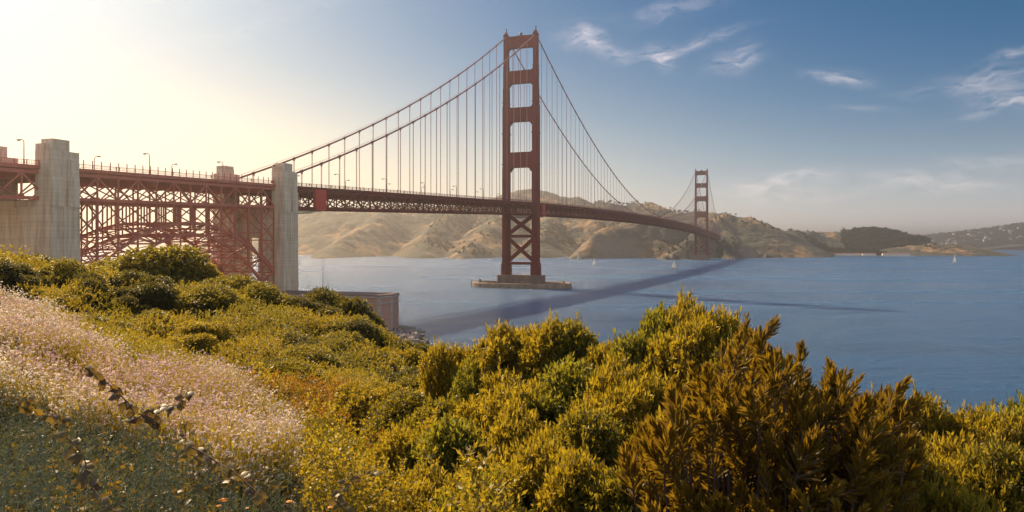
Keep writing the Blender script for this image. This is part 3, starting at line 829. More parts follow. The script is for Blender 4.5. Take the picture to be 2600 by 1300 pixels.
# footprint relative to the corner nearest the camera
FP = [(0, 0), (4.4, 5.4), (5.6, 15), (-30, 27), (-60, 36), (-62, 21), (-45, 14.6)]
def wallbox(m, p, q, z0, z1, proud):
    a = Vector((p[0], p[1], 0)); b = Vector((q[0], q[1], 0)); d = (b - a).normalized(); n = Vector((d.y, -d.x, 0))
    a2 = a + n * proud; b2 = b + n * proud; a3 = a - n * .6; b3 = b - n * .6
    m.add([(*a2.xy, z0), (*b2.xy, z0), (*b3.xy, z0), (*a3.xy, z0), (*a2.xy, z1), (*b2.xy, z1), (*b3.xy, z1), (*a3.xy, z1)], [(3, 2, 1, 0), (4, 5, 6, 7), (0, 1, 5, 4), (1, 2, 6, 5), (2, 3, 7, 6), (3, 0, 4, 7)])
m = MB(); m.prism(FP, 'z', 1.0, 15.9); m.build('wall', M_BRICK, ft)
m = MB(); m.prism([(x * 1.006 + (.15 if x > 0 else -.1), y - .35) for x, y in FP], 'z', 16.35, 17.0); m.build('roof', mat('fort_roof_sod', (.16, .12, .09), .95, grime((.22, .13, .10), (.12, .08, .06), .3)), ft)
m = MB()
for i in range(len(FP)):
    p, q = FP[i], FP[(i + 1) % len(FP)]
    wallbox(m, q, p, 15.9, 16.35, .45); wallbox(m, q, p, 13.55, 13.85, .18)
    dd = math.hypot(q[0] - p[0], q[1] - p[1])
m.build('cornice', M_STONE, ft)
QM = {(0, 0): MB(), (4.4, 5.4): MB()}
for k in range(26):
    z = 1.2 + k * .56; l = .95 if k % 2 else .6
    for (c, d1) in (((0, 0), (-45, 14.6)), ((4.4, 5.4), (5.6, 15)), ((0, 0), (4.4, 5.4)), ((4.4, 5.4), (0, 0))):
        if z > 15.3: continue
        dv = Vector((d1[0] - c[0], d1[1] - c[1])).normalized() * l; a, b = (c, (c[0] + dv.x, c[1] + dv.y))
        nrm = Vector((dv.y, -dv.x)).normalized(); sgn = 1 if nrm.dot(Vector((c[0] + 20, c[1] - 30))) > 0 else -1
        n3 = nrm * sgn * .12
        QM[c].add([(a[0] + n3.x, a[1] + n3.y, z), (b[0] + n3.x, b[1] + n3.y, z), (b[0] - n3.x, b[1] - n3.y, z), (a[0] - n3.x, a[1] - n3.y, z),
               (a[0] + n3.x, a[1] + n3.y, z + .46), (b[0] + n3.x, b[1] + n3.y, z + .46), (b[0] - n3.x, b[1] - n3.y, z + .46), (a[0] - n3.x, a[1] - n3.y, z + .46)],
              [(3, 2, 1, 0), (4, 5, 6, 7), (0, 1, 5, 4), (1, 2, 6, 5), (2, 3, 7, 6), (3, 0, 4, 7)])
for m in QM.values(): m.build('corner_quoins', M_STONE, ft)
M_DARK = mat('dark_opening', (.03, .022, .02), .9)
wd_ = Vector((-45, 14.6, 0)).normalized(); wn_ = Vector((-wd_.y, wd_.x, 0)); wn_ = -wn_ if wn_.y > 0 else wn_
for l, z in ((2.9, 10.6), (2.9, 6.2), (12, 10.6), (12, 6.2), (20, 10.6), (29, 10.6)):
    c = wd_ * l; fr_ = MB(); a = c + wn_ * .08
    for s0, s1, za, zb in ((-.95, -.6, -.8, .8), (.6, .95, -.8, .8), (-.95, .95, .8, 1.15), (-.95, .95, -1.1, -.8)):
        p0 = c + wd_ * s0; p1 = c + wd_ * s1
        fr_.add([(*(p0 + wn_ * .1).xy, z + za), (*(p1 + wn_ * .1).xy, z + za), (*(p1 - wn_ * .2).xy, z + za), (*(p0 - wn_ * .2).xy, z + za), (*(p0 + wn_ * .1).xy, z + zb), (*(p1 + wn_ * .1).xy, z + zb), (*(p1 - wn_ * .2).xy, z + zb), (*(p0 - wn_ * .2).xy, z + zb)], [(3, 2, 1, 0), (4, 5, 6, 7), (0, 1, 5, 4), (1, 2, 6, 5), (2, 3, 7, 6), (3, 0, 4, 7)])
    wo = fr_.build('window', M_STONE, ft); pn = MB(); p0 = c - wd_ * .6; p1 = c + wd_ * .6; q = wn_ * .03
    pn.add([(*(p0 + q).xy, z - .8), (*(p1 + q).xy, z - .8), (*(p1 + q).xy, z + .8), (*(p0 + q).xy, z + .8), (*(p0 - wn_ * .1).xy, z - .8), (*(p1 - wn_ * .1).xy, z - .8), (*(p1 - wn_ * .1).xy, z + .8), (*(p0 - wn_ * .1).xy, z + .8)], [(0, 1, 2, 3), (4, 5, 6, 7), (0, 1, 5, 4), (2, 3, 7, 6), (1, 2, 6, 5), (0, 3, 7, 4)])
    pn.build('pane', M_DARK, wo)
m = MB(); c = px2w(808, 745, 317) - Vector((-52.6, 297, 0)); c.z = 17.0
m.box(c.x - 2.6, c.x + 2.6, c.y - 2, c.y + 2, 16.8, 17.7); m.box(c.x - 3, c.x + 3, c.y - 2.4, c.y + 2.4, 17.7, 18.6, 1.9, 1.5); m.build('stair_turret', M_STONE, ft)
fp = px2w(820, 740, 322); fl = empty('flagpole', (fp.x, fp.y, 17.0)); tag(fl, 'bare thin flagpole standing on the fort roof', 'flagpole')
m = MB(); m.tube([(0, 0, 0), (0, 0, 13.2)], [.17, .08], 8); m.build('pole', mat('pole_grey', (.25, .22, .2), .6), fl)
m = MB(); m.ball((0, 0, 13.3), .22); m.build('finial', bpy.data.materials['pole_grey'], fl)
for k, (dx, hgt) in enumerate(((-6.2, 4.0), (2.2, 4.6))):
    m = MB(); m.tube([(0, 0, 0), (0, 0, hgt)], .06, 6)
    for q in range(5): a = q * 1.3; m.tube([(0, 0, hgt * (.45 + .1 * q)), (math.cos(a) * .7, math.sin(a) * .3, hgt * (.62 + .1 * q))], [.04, .02], 5)
    o = m.build('roof_antenna', bpy.data.materials['pole_grey']); o.location = (fp.x + dx, fp.y, 17.0)
    tag(o, ['short thin antenna mast on the fort roof, by the stair turret', 'branching antenna at the foot of the flagpole'][k], 'antenna')

# ------------------------------------------------------------------ foliage materials
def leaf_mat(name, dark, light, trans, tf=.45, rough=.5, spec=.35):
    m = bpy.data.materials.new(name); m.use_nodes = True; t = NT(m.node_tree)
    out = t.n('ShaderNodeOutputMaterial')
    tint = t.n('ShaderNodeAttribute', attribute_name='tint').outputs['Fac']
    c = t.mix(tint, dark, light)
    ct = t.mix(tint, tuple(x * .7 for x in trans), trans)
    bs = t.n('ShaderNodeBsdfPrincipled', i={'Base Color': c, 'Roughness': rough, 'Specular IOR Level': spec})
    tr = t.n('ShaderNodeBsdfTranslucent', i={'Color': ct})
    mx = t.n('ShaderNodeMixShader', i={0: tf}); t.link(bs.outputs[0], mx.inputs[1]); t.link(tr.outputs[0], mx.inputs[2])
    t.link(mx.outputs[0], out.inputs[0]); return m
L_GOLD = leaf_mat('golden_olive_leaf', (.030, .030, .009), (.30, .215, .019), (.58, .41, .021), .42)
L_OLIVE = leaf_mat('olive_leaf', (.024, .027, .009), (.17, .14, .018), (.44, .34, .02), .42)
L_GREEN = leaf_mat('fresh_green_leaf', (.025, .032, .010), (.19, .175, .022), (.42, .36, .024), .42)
L_SHADE = leaf_mat('shade_darkened_leaf', (.018, .022, .009), (.10, .085, .017), (.26, .21, .018), .35)  # darker olive leaf: shade of near corner and hillside put into the colour
L_RUST = leaf_mat('rust_leaf', (.12, .05, .012), (.26, .13, .02), (.46, .22, .02))
L_LONG = leaf_mat('long_bronze_leaf', (.018, .016, .007), (.21, .125, .016), (.42, .25, .016), .34, .5, .25)
L_SAGE = leaf_mat('grey_sage_leaf', (.020, .028, .020), (.115, .14, .105), (.12, .14, .07), .25, .7, .2)
L_BRAM = leaf_mat('bramble_leaf', (.055, .026, .020), (.13, .10, .025), (.40, .24, .02), .30, .5, .3)
L_FAR = leaf_mat('distant_tree_leaf', (.018, .024, .014), (.045, .05, .025), (.04, .05, .015), .15, .8, .1)
def flower_mat():
    m = bpy.data.materials.new('radish_petals'); m.use_nodes = True; t = NT(m.node_tree)
    out = t.n('ShaderNodeOutputMaterial'); tint = t.n('ShaderNodeAttribute', attribute_name='tint').outputs['Fac']
    c = t.ramp(tint, [(0, (.54, .33, .40)), (.35, (.60, .44, .43)), (.7, (.68, .57, .49)), (1, (.76, .70, .60))])
    a = t.n('ShaderNodeBsdfDiffuse', i={'Color': c}); b = t.n('ShaderNodeBsdfTranslucent', i={'Color': c})
    mx = t.n('ShaderNodeMixShader', i={0: .5}); t.link(a.outputs[0], mx.inputs[1]); t.link(b.outputs[0], mx.inputs[2]); t.link(mx.outputs[0], out.inputs[0]); return m
M_PETAL = flower_mat()
M_BARK = mat('twig_bark', (.10, .06, .04), .9, grime((.13, .075, .05), (.06, .035, .025), 6, (1, 1, .4)))
M_SOIL = mat('slope_soil', (.05, .04, .02), .95, grime((.055, .042, .02), (.025, .024, .010), 1.2, (1, 1, 1), .1, 9.0))


def unit(a): return a / (np.linalg.norm(a, axis=-1, keepdims=True) + 1e-9)
def rdir(n, g=rng): return unit(g.normal(size=(n, 3)))


def leaf_quads(pos, d, L, Wd, tint, g=rng, cup=.18):
    """diamond leaves: pos (n,3) base, d (n,3) direction"""
    n = len(pos); side = unit(np.cross(d, rdir(n, g))); nr = np.cross(side, d)
    L = np.broadcast_to(np.asarray(L, float), (n,))[:, None]; Wd = np.broadcast_to(np.asarray(Wd, float), (n,))[:, None]
    mid = pos + d * L * .45 + nr * L * cup * .5
    V = np.stack([pos, mid - side * Wd * .5, pos + d * L, mid + side * Wd * .5], 1).reshape(-1, 3)
    Fc = np.arange(4 * n).reshape(n, 4)
    return V, Fc, np.repeat(tint, 4)


def leaf_long(pos, d, L, Wd, tint, g=rng, droop=.12):
    """longer leaves of four quads with a keel and a bend"""
    n = len(pos); side = unit(np.cross(d, rdir(n, g))); nr = np.cross(side, d); L = np.broadcast_to(np.asarray(L, float), (n,))[:, None]; Wd = np.broadcast_to(np.asarray(Wd, float), (n,))[:, None]
    rows = []
    for u, wv in ((0.0, .12), (.35, .75), (.70, 1.0), (1.0, .04)):
        c = pos + d * L * u + nr * L * droop * (-u * u)
        rows += [c - side * Wd * wv * .5 + nr * Wd * wv * .16, c, c + side * Wd * wv * .5 + nr * Wd * wv * .16]
    V = np.stack(rows, 1); b = np.arange(n)[:, None] * 12
    q = np.array([[3 * r + k, 3 * r + k + 1, 3 * r + k + 4, 3 * r + k + 3] for r in range(3) for k in range(2)])
    Fc = (b[:, :, None] + q[None]).reshape(-1, 4)
    return V.reshape(-1, 3), Fc, np.repeat(tint, 12)


def stack(parts):
    V, Fc, T = [], [], []; o = 0
    for v, f, t in parts: V.append(v); Fc.append(f + o); T.append(t); o += len(v)
    return np.concatenate(V), np.concatenate(Fc), np.concatenate(T)


def sprigs(base, axis, length, nleaf, L, Wd, g=rng, spread=.75, tint=None):
    """leaves set round short shoots"""
    n = len(base); k = np.arange(nleaf) / max(1, nleaf - 1)
    length = np.broadcast_to(np.asarray(length, float), (n,))
    P = base[:, None] + axis[:, None] * (length[:, None] * k[None])[..., None]
    r = rdir(n * nleaf, g).reshape(n, nleaf, 3); ax = axis[:, None]
    r = unit(r - (r * ax).sum(-1, keepdims=True) * ax)
    an = (spread * (1.15 - .65 * k))[None, :, None]
    D = unit(ax * np.cos(an) + r * np.sin(an))
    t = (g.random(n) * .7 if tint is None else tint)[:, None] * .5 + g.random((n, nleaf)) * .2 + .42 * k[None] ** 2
    Ls = np.broadcast_to(np.asarray(L, float).reshape(-1, 1) if hasattr(L, '__len__') else L, (n, nleaf)) * (.7 + .5 * g.random((n, nleaf)))
    return leaf_quads(P.reshape(-1, 3), D.reshape(-1, 3), Ls.ravel(), (Ls * (Wd / (np.mean(L)))).ravel(), np.clip(t.ravel(), 0, 1), g)


top_h = {}
def shrub_proto(seed, nspr, L, Wd, nleaf, spr, leafm, lobes=16, flat=.8, name='shrub', open_=.0):
    """shrub about 1 m in radius: foliage over lobes, branches inside; two meshes under an Empty"""
    g = np.random.default_rng(seed); r = empty(name)
    lc = rdir(lobes, g) * (g.random((lobes, 1)) ** .45) * .72; lc[:, 2] = np.abs(lc[:, 2]) * flat * 1.15 + .38
    lr = .16 + .28 * g.random(lobes)
    which = g.choice(lobes, nspr * 2, p=lr ** 2 / (lr ** 2).sum()); d = rdir(nspr * 2, g)
    d[:, 2] = np.where(d[:, 2] < -.35, -d[:, 2], d[:, 2])
    rr = lr[which] * (.62 + .5 * g.random(nspr * 2) ** .6)
    P = lc[which] + d * rr[:, None] * np.array([1, 1, .9])
    ins = np.zeros(len(P), bool)
    for c, q in zip(lc, lr): ins |= np.linalg.norm(P - c, axis=1) < q * .6
    # thin patches
    P2 = P[~ins][:nspr]; d2 = d[~ins][:nspr]
    ax = unit(d2 + np.array([0, 0, .08]) + g.normal(size=d2.shape) * .5)
    tb = g.random(lobes)[which[~ins][:nspr]] * .5 + g.random(len(P2)) * .3
    V, Fc, T = sprigs(P2, ax, spr * (.6 + .8 * g.random(len(P2))), nleaf, L, Wd, g, 1.3, tb)
    # stray shoots that break the outline
    ns = 26; w2 = g.integers(0, lobes, ns); sd = rdir(ns, g); sd[:, 2] = np.abs(sd[:, 2]) + .25; sd = unit(sd); sb = lc[w2] + sd * lr[w2][:, None] * .9
    V2, F2, T2 = sprigs(sb, unit(sd + np.array([0, 0, .5])), .11 + .09 * g.random(ns), 14, L, Wd, g, .7, .5 + .5 * g.random(ns))
    V, Fc, T = stack([(V, Fc, T), (V2, F2, T2)])
    top_h[r.name] = float(np.percentile(V[:, 2], 99.3))
    np_mesh('foliage', V, Fc, leafm, r, attr={'tint': T})
    m = MB()
    for p_, q_ in zip(sb, sd): m.tube([tuple(p_ - q_ * .25), tuple(p_ + q_ * .2)], [.005, .002], 4)
    for c, q in zip(lc, lr):
        mid = Vector((c[0] * .4 + g.normal() * .05, c[1] * .4 + g.normal() * .05, c[2] * .5)); top = Vector(c)
        m.tube([(c[0] * .08, c[1] * .08, -.35), mid, top], [.035, .024, .012], 5)
        for _ in range(5):
            e = top + Vector(rdir(1, g)[0]) * q * .95; m.tube([mid.lerp(top, .6 + .4 * g.random()), e], [.010, .004], 4)
    m.build('branches', M_BARK, r)
    return r


# ------------------------------------------------------------------ the slope
GP = [ # px, py, Y, plant height -> ground
 (0, 1300, 2.8, .45), (300, 1300, 3.0, .45), (700, 1300, 3.3, .5), (1100, 1300, 4.2, .8), (0, 1130, 4.2, .5), (350, 1120, 4.6, .5),
 (0, 715, 16, .7), (0, 900, 8, .6), (780, 1130, 6.2, .5), (500, 960, 10, .6), (250, 850, 13.5, .6), (200, 1000, 6.5, .6), (560, 1060, 7, .6),
 (600, 930, 18, .9), (300, 880, 22, .8), (900, 975, 15, .9), (100, 770, 28, .8), (400, 810, 32, .9), (700, 850, 28, .9), (1000, 920, 30, 1.2), (0, 700, 30, 1.0),
 (0, 642, 45, 1.3), (150, 682, 47, 1.1), (300, 712, 49, 1.2), (550, 730, 49, 1.5), (700, 765, 47, 1.6), (850, 790, 44, 1.8), (950, 865, 42, 1.5), (1085, 915, 38, 1.5),
 (1100, 1010, 21, 1.0), (1150, 1090, 13.5, 1.1), (1000, 1150, 8.5, .9), (850, 1060, 11, .8)]
pts = [(*px2w(a, b, c).xy, px2w(a, b, c).z - h) for a, b, c, h in GP]
pts += [(0, 0, 35.0), (0, 4, 34.2), (3, 4, 33.9), (5, 8, 33.0), (1, 8, 33.3), (1, 12, 32.2), (6, 12, 31.6), (4, 16, 29.5), (10, 12, 31.0), (4, 25, 24), (10, 20, 25), (18, 14, 27), (14, 30, 15), (30, 22, 12), (0, 45, 20), (-2, 58, 13),
        (-35, 75, 20), (-60, 55, 33), (-22, 68, 20), (-10, 58, 23), (40, 5, 28), (25, 0, 32), (10, 2, 34), (0, -10, 36), (-30, -10, 40), (-30, 15, 37), (-50, 30, 37), (30, -10, 34), (-44, 50, 35)]
pts = np.array(pts)
def _phi(r): return np.where(r > 0, r * r * np.log(r + 1e-9), 0)
_n = len(pts); _A = np.zeros((_n + 3, _n + 3)); _A[:_n, :_n] = _phi(np.hypot(pts[:, None, 0] - pts[None, :, 0], pts[:, None, 1] - pts[None, :, 1])) + np.eye(_n) * 1.5
_A[:_n, _n] = 1; _A[:_n, _n + 1:] = pts[:, :2]; _A[_n, :_n] = 1; _A[_n + 1:, :_n] = pts[:, :2].T
_w = np.linalg.solve(_A, np.concatenate([pts[:, 2], [0, 0, 0]]))
def ground_z(x, y):
    x = np.asarray(x, float); y = np.asarray(y, float); sh = x.shape; x = x.ravel(); y = y.ravel()
    z = _phi(np.hypot(x[:, None] - pts[None, :, 0], y[:, None] - pts[None, :, 1])) @ _w[:_n] + _w[_n] + _w[_n + 1] * x + _w[_n + 2] * y
    far = np.clip((y - 56 - .25 * (x + 20)) / 60, 0, 1); z = z * (1 - far) + np.where(x > -25, -5.0, 1.5) * far
    side = np.clip((x - 18) / 40, 0, 1); z = z * (1 - side) - 2 * side
    return z.reshape(sh)
xs = np.arange(-75, 60, .6); ys = np.arange(-12, 130, .6); X, Y = np.meshgrid(xs, ys, indexing='ij')
Z = ground_z(X, Y) + fbm(X, Y, 3.0, 4, 11) * .35
idx = np.arange(X.size).reshape(X.shape); f = np.stack([idx[:-1, :-1], idx[1:, :-1], idx[1:, 1:], idx[:-1, 1:]], -1).reshape(-1, 4)
tag(np_mesh('ground', np.stack([X.ravel(), Y.ravel(), Z.ravel()], -1), f, M_SOIL, smooth=True), kind='structure')


def proj(x, y, z): return 1300 + F * x / y, HZ + F * (EYE - z) / y
def in_poly(px, py, poly):
    c = np.zeros(px.shape, bool); n = len(poly)
    for i in range(n):
        x1, y1 = poly[i]; x2, y2 = poly[(i + 1) % n]
        c ^= ((y1 > py) != (y2 > py)) & (px < (x2 - x1) * (py - y1) / (y2 - y1 + 1e-9) + x1)
    return c
FLOWERS = [(-260, 560), (-60, 690), (0, 716), (76, 755), (160, 830), (228, 895), (325, 925), (435, 950), (545, 955), (625, 980), (655, 1015), (755, 1080), (788, 1135), (650, 1185), (560, 1150), (520, 1100), (415, 1075), (335, 1050), (245, 1050), (135, 1015), (0, 1000), (-200, 1010)]

def field(n, x0, x1, y0, y1, test, g=rng):
    """n ground points, even over the picture's depth (density falls with distance)"""
    out = []
    need = n
    for _ in range(60):
        y = np.exp(g.uniform(math.log(y0), math.log(y1), n)); x = g.uniform(x0, x1, n) * y / y1 if x0 is not None else g.uniform(-.75, .75, n) * y
        z = ground_z(x, y); ok = test(x, y, z); out.append(np.stack([x[ok], y[ok], z[ok]], 1)); need -= ok.sum()
        if need <= 0: break
    return np.concatenate(out)[:n]


# scrub that covers the valley and the far side of the slope
def t_mid(x, y, z):
    px, py = proj(x, y, z + .4)
    return ~in_poly(px, py, FLOWERS) & (px < 1500) & (y < 62) & (z > 18)
g = np.random.default_rng(21)
P = field(70000, None, None, 9.0, 62, t_mid, g)
ye = np.exp(g.uniform(math.log(9), math.log(62), 16000)); xe = -g.uniform(.74, 1.25, 16000) * ye; ze = ground_z(xe, ye); P = np.concatenate([P, np.stack([xe, ye, ze], 1)[t_mid(xe, ye, ze)]])

lump = np.clip(fbm(P[:, 0], P[:, 1], 3.4, 3, 31) * 2.6 + .5, 0, 1) ** 1.3; y = P[:, 1]
hgt = (.10 + 1.1 * lump) * np.clip(y / 26, .5, 1.2) * np.where(y > 38, .62, 1)
P[:, 2] += hgt * (.45 + .6 * g.random(len(P)) ** .7)
L = np.clip(.0026 * y, .035, .105)
ax = unit(g.normal(size=P.shape) * .6 + np.array([0, 0, .75]))
sp = fbm(P[:, 0], P[:, 1], 7.0, 3, 41) + fbm(P[:, 0], P[:, 1], 1.2, 2, 43) * .4
kinds = [(sp < -.03, L_OLIVE, 'scrub'), (sp >= -.03, L_GOLD, 'golden_scrub')]
for msk, mt, nm in kinds:
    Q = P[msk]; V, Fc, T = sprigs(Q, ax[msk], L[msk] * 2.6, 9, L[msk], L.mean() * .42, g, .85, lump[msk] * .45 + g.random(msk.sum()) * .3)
    tag(np_mesh(nm, V, Fc, mt, attr={'tint': T}), kind='stuff')

# low rusty bramble cover between the flowers and the right-hand shrubs
RUST = [(600, 985), (800, 955), (1000, 960), (1120, 940), (1190, 1010), (1050, 1110), (1000, 1180), (1120, 1300), (1300, 1400), (900, 1420), (760, 1300), (800, 1150), (700, 1040)]
def t_rust(x, y, z):
    px, py = proj(x, y, z + .35); return in_poly(px, py, RUST)
P = field(8000, None, None, 4.0, 17, t_rust, g); lump = np.clip(fbm(P[:, 0], P[:, 1], 1.1, 3, 51) * 2.2 + .5, 0, 1)
P[:, 2] += (.15 + .7 * lump) * (.4 + .65 * g.random(len(P))); ax = unit(g.normal(size=P.shape) * .6 + np.array([0, 0, .8]))
L = np.clip(.0042 * P[:, 1], .026, .06); rm = fbm(P[:, 0], P[:, 1], 1.7, 3, 57) > -.06
for msk, mt, nm in ((rm, L_RUST, 'rusty_ground_cover'), (~rm, L_GOLD, 'golden_ground_cover')):
    V, Fc, T = sprigs(P[msk], ax[msk], L[msk] * 2.4, 8, L[msk], L.mean() * .55, g, .95, lump[msk] * .5 + g.random(msk.sum()) * .3)
    tag(np_mesh(nm, V, Fc, mt, attr={'tint': T}), kind='stuff')

# wildflowers
def t_fl(x, y, z):
    px, py = proj(x, y, z + .45); return in_poly(px + fbm(x, y, 1.1, 3, 91) * 90, py + fbm(x, y, .9, 3, 92) * 70, FLOWERS) & (fbm(x, y, .55, 3, 93) + g.random(x.shape) * .35 > .15)
P = field(5600, None, None, 3.6, 24, t_fl, g); n = len(P); nf_ = 10
h = .30 + .42 * g.random(n) + .25 * np.clip(fbm(P[:, 0], P[:, 1], 1.3, 2, 61) * 2, -.5, .5)
top = P + np.stack([g.normal(size=n) * .07, g.normal(size=n) * .07, h], 1)
br = top[:, None] + np.stack([g.normal(size=(n, nf_)) * .085, g.normal(size=(n, nf_)) * .085, g.normal(size=(n, nf_)) * .075 - .02], -1)
sz = (.0095 + .0007 * P[:, 1])[:, None] * (.7 + .6 * g.random((n, nf_))); fl = br.reshape(-1, 3); szf = sz.ravel()
d1 = rdir(len(fl), g); d1[:, 2] = np.abs(d1[:, 2]) * .6; d1 = unit(d1)
patch = np.clip(fbm(P[:, 0], P[:, 1], 1.6, 3, 63) * 2.6 + .55, 0, 1)
tn = np.clip(np.repeat(patch, nf_) * .65 + g.random(len(fl)) * .5, 0, 1)
d2 = unit(np.cross(d1, rdir(len(fl), g)))
A1_ = leaf_quads(fl - d1 * szf[:, None], d1, szf * 2, szf * 1.1, tn, g); A2_ = leaf_quads(fl - d2 * szf[:, None], d2, szf * 2, szf * 1.1, tn, g)
V, Fc, T = stack([A1_, A2_]); tag(np_mesh('wildflowers', V, Fc, M_PETAL, attr={'tint': T}), kind='stuff')
# their stems and leaves
def stems(base, topp, wd, tint, g):
    n = len(base); d = unit(topp - base); s = unit(np.cross(d, rdir(n, g))) * np.broadcast_to(np.asarray(wd), (n,))[:, None]
    V = np.stack([base - s, base + s, topp + s * .6, topp - s * .6], 1).reshape(-1, 3); return V, np.arange(4 * n).reshape(n, 4), np.repeat(tint, 4)
wd = .0011 + .00016 * P[:, 1]
S1 = stems(P, top, wd, g.random(n), g); S2 = stems(np.repeat(P + (top - P) * .55, nf_, 0), fl, np.repeat(wd * .6, nf_), g.random(n * nf_), g)
q = np.repeat(P + (top - P) * .42, 16, 0) + g.normal(size=(n * 16, 3)) * np.array([.07, .07, .13]); dd = unit(rdir(n * 16, g) + np.array([0, 0, .5]))
S3 = leaf_quads(q, dd, .05 + .03 * g.random(n * 16), .015, g.random(n * 16), g)
V, Fc, T = stack([S1, S2, S3]); tag(np_mesh('flower_stems', V, Fc, L_GOLD, attr={'tint': T}), kind='stuff')

# grey-green herb in the near corner
HERB = [(-300, 1010), (0, 1005), (140, 1030), (260, 1065), (420, 1090), (520, 1120), (600, 1165), (720, 1190), (830, 1300), (1100, 1420), (-400, 1500)]
def t_h(x, y, z):
    px, py = proj(x, y, z + .25); return in_poly(px, py, HERB) & (y > 2.2)
P = field(1250, None, None, 2.2, 6.5, t_h, g); n = len(P); h = .22 + .42 * g.random(n)
lean = g.normal(size=(n, 2)) * .08; top = P + np.stack([lean[:, 0], lean[:, 1], h], 1)
parts = [stems(P, top, .0016, g.random(n), g)]
nl = 34; k = .2 + .8 * g.random((n, nl)) ** .8; q = (P[:, None] + (top - P)[:, None] * k[..., None]).reshape(-1, 3)
dd = rdir(n * nl, g); dd[:, 2] = np.abs(dd[:, 2]) * .9 + .25; dd = unit(dd)
parts.append(leaf_quads(q, dd, .022 + .022 * g.random(n * nl), .0048, np.clip(k.ravel() * .6 + g.random(n * nl) * .4, 0, 1), g))
V, Fc, T = stack(parts); tag(np_mesh('sage_herbs', V, Fc, L_SAGE, attr={'tint': T}), kind='stuff')
P = field(1900, None, None, 2.3, 7.0, t_h, g); n = len(P); P[:, 2] += .05 + .2 * g.random(n)
ax = unit(g.normal(size=P.shape) * .8 + np.array([0, 0, .8])); V, Fc, T = sprigs(P, ax, .09, 7, .035, .02, g, 1.0)
tag(np_mesh('low_leafy_ground_cover', V, Fc, L_SHADE, attr={'tint': T}), kind='stuff')

P = field(420, None, None, 2.4, 6.5, t_h, g); n = len(P); P[:, 2] += .10 + .26 * g.random(n); nl = 6
q = np.repeat(P, nl, 0) + g.normal(size=(n * nl, 3)) * np.array([.045, .045, .03]); dd = rdir(n * nl, g); dd[:, 2] *= .45; dd = unit(dd)
Lb = (.028 + .03 * g.random(n * nl)); V, Fc, T = leaf_long(q, dd, Lb, Lb * .62, np.clip(np.repeat(g.random(n), nl) * .8 + g.random(n * nl) * .3, 0, 1), g, .35)
tag(np_mesh('bramble_leaves', V, Fc, leaf_mat('low_bramble_leaf', (.04, .03, .018), (.13, .085, .022), (.36, .22, .02), .38, .5, .3), smooth=True, attr={'tint': T}), kind='stuff')
# thicket that joins the shrubs on the near right
RIGHT = [(1120, 930), (1250, 905), (1500, 880), (1700, 850), (1900, 900), (2300, 1030), (2700, 1030), (2700, 1500), (1050, 1500), (1180, 1300), (1050, 1180), (1110, 1050)]
def t_r(x, y, z):
    px, py = proj(x, y, z + .9); return in_poly(px, py, RIGHT)
P = field(9000, None, None, 3.6, 13, t_r, g); lump = np.clip(fbm(P[:, 0], P[:, 1], .9, 3, 81) * 2.6 + .5, 0, 1)
P[:, 2] += (.25 + .95 * lump) * (.5 + .5 * g.random(len(P)) ** .6); ax = unit(g.normal(size=P.shape) * .7 + np.array([0, 0, .5])); sp = fbm(P[:, 0], P[:, 1], 1.4, 3, 83)
for msk, mt, nm in ((sp > .05, L_GREEN, 'greenish_thicket'), (sp <= .05, L_GOLD, 'golden_thicket')):
    V, Fc, T = sprigs(P[msk], ax[msk], .11, 9, .052, .019, g, 1.0, lump[msk] * .5 + g.random(msk.sum()) * .4); tag(np_mesh(nm, V, Fc, mt, attr={'tint': T}), kind='stuff')

# ------------------------------------------------------------------ shrubs, each a thing of its own
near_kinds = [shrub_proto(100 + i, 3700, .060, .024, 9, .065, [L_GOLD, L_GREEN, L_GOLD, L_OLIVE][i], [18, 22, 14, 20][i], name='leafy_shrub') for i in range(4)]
mid_kinds = [shrub_proto(200 + i, 4200, .050, .026, 8, .07, [L_OLIVE, L_GOLD, L_OLIVE, L_SHADE][i], 20, .85, name='round_shrub') for i in range(4)]
used = {}
def put(kinds, k, px, py, Y, rx, rz_, label, group, sy=1.0):
    """crown top at (px, py, Y); rx crown radius in m; rz_ crown height in m"""
    o = kinds[k % len(kinds)]; tp = px2w(px, py, Y); sc = (rx, rx * sy, rz_ / top_h[o.name])
    loc = (tp.x, tp.y, tp.z - rz_)
    if (id(kinds), k % len(kinds)) not in used:
        used[(id(kinds), k % len(kinds))] = 1; o.location = loc; o.scale = sc; o.rotation_euler = (0, 0, random.uniform(0, 6.28))
    else: o = copy_tree(o, loc, random.uniform(0, 6.28), sc)
    tag(o, label, 'shrub', group); o['label'] = label
    return o
G1 = 'golden leafy shrubs on the near right slope'
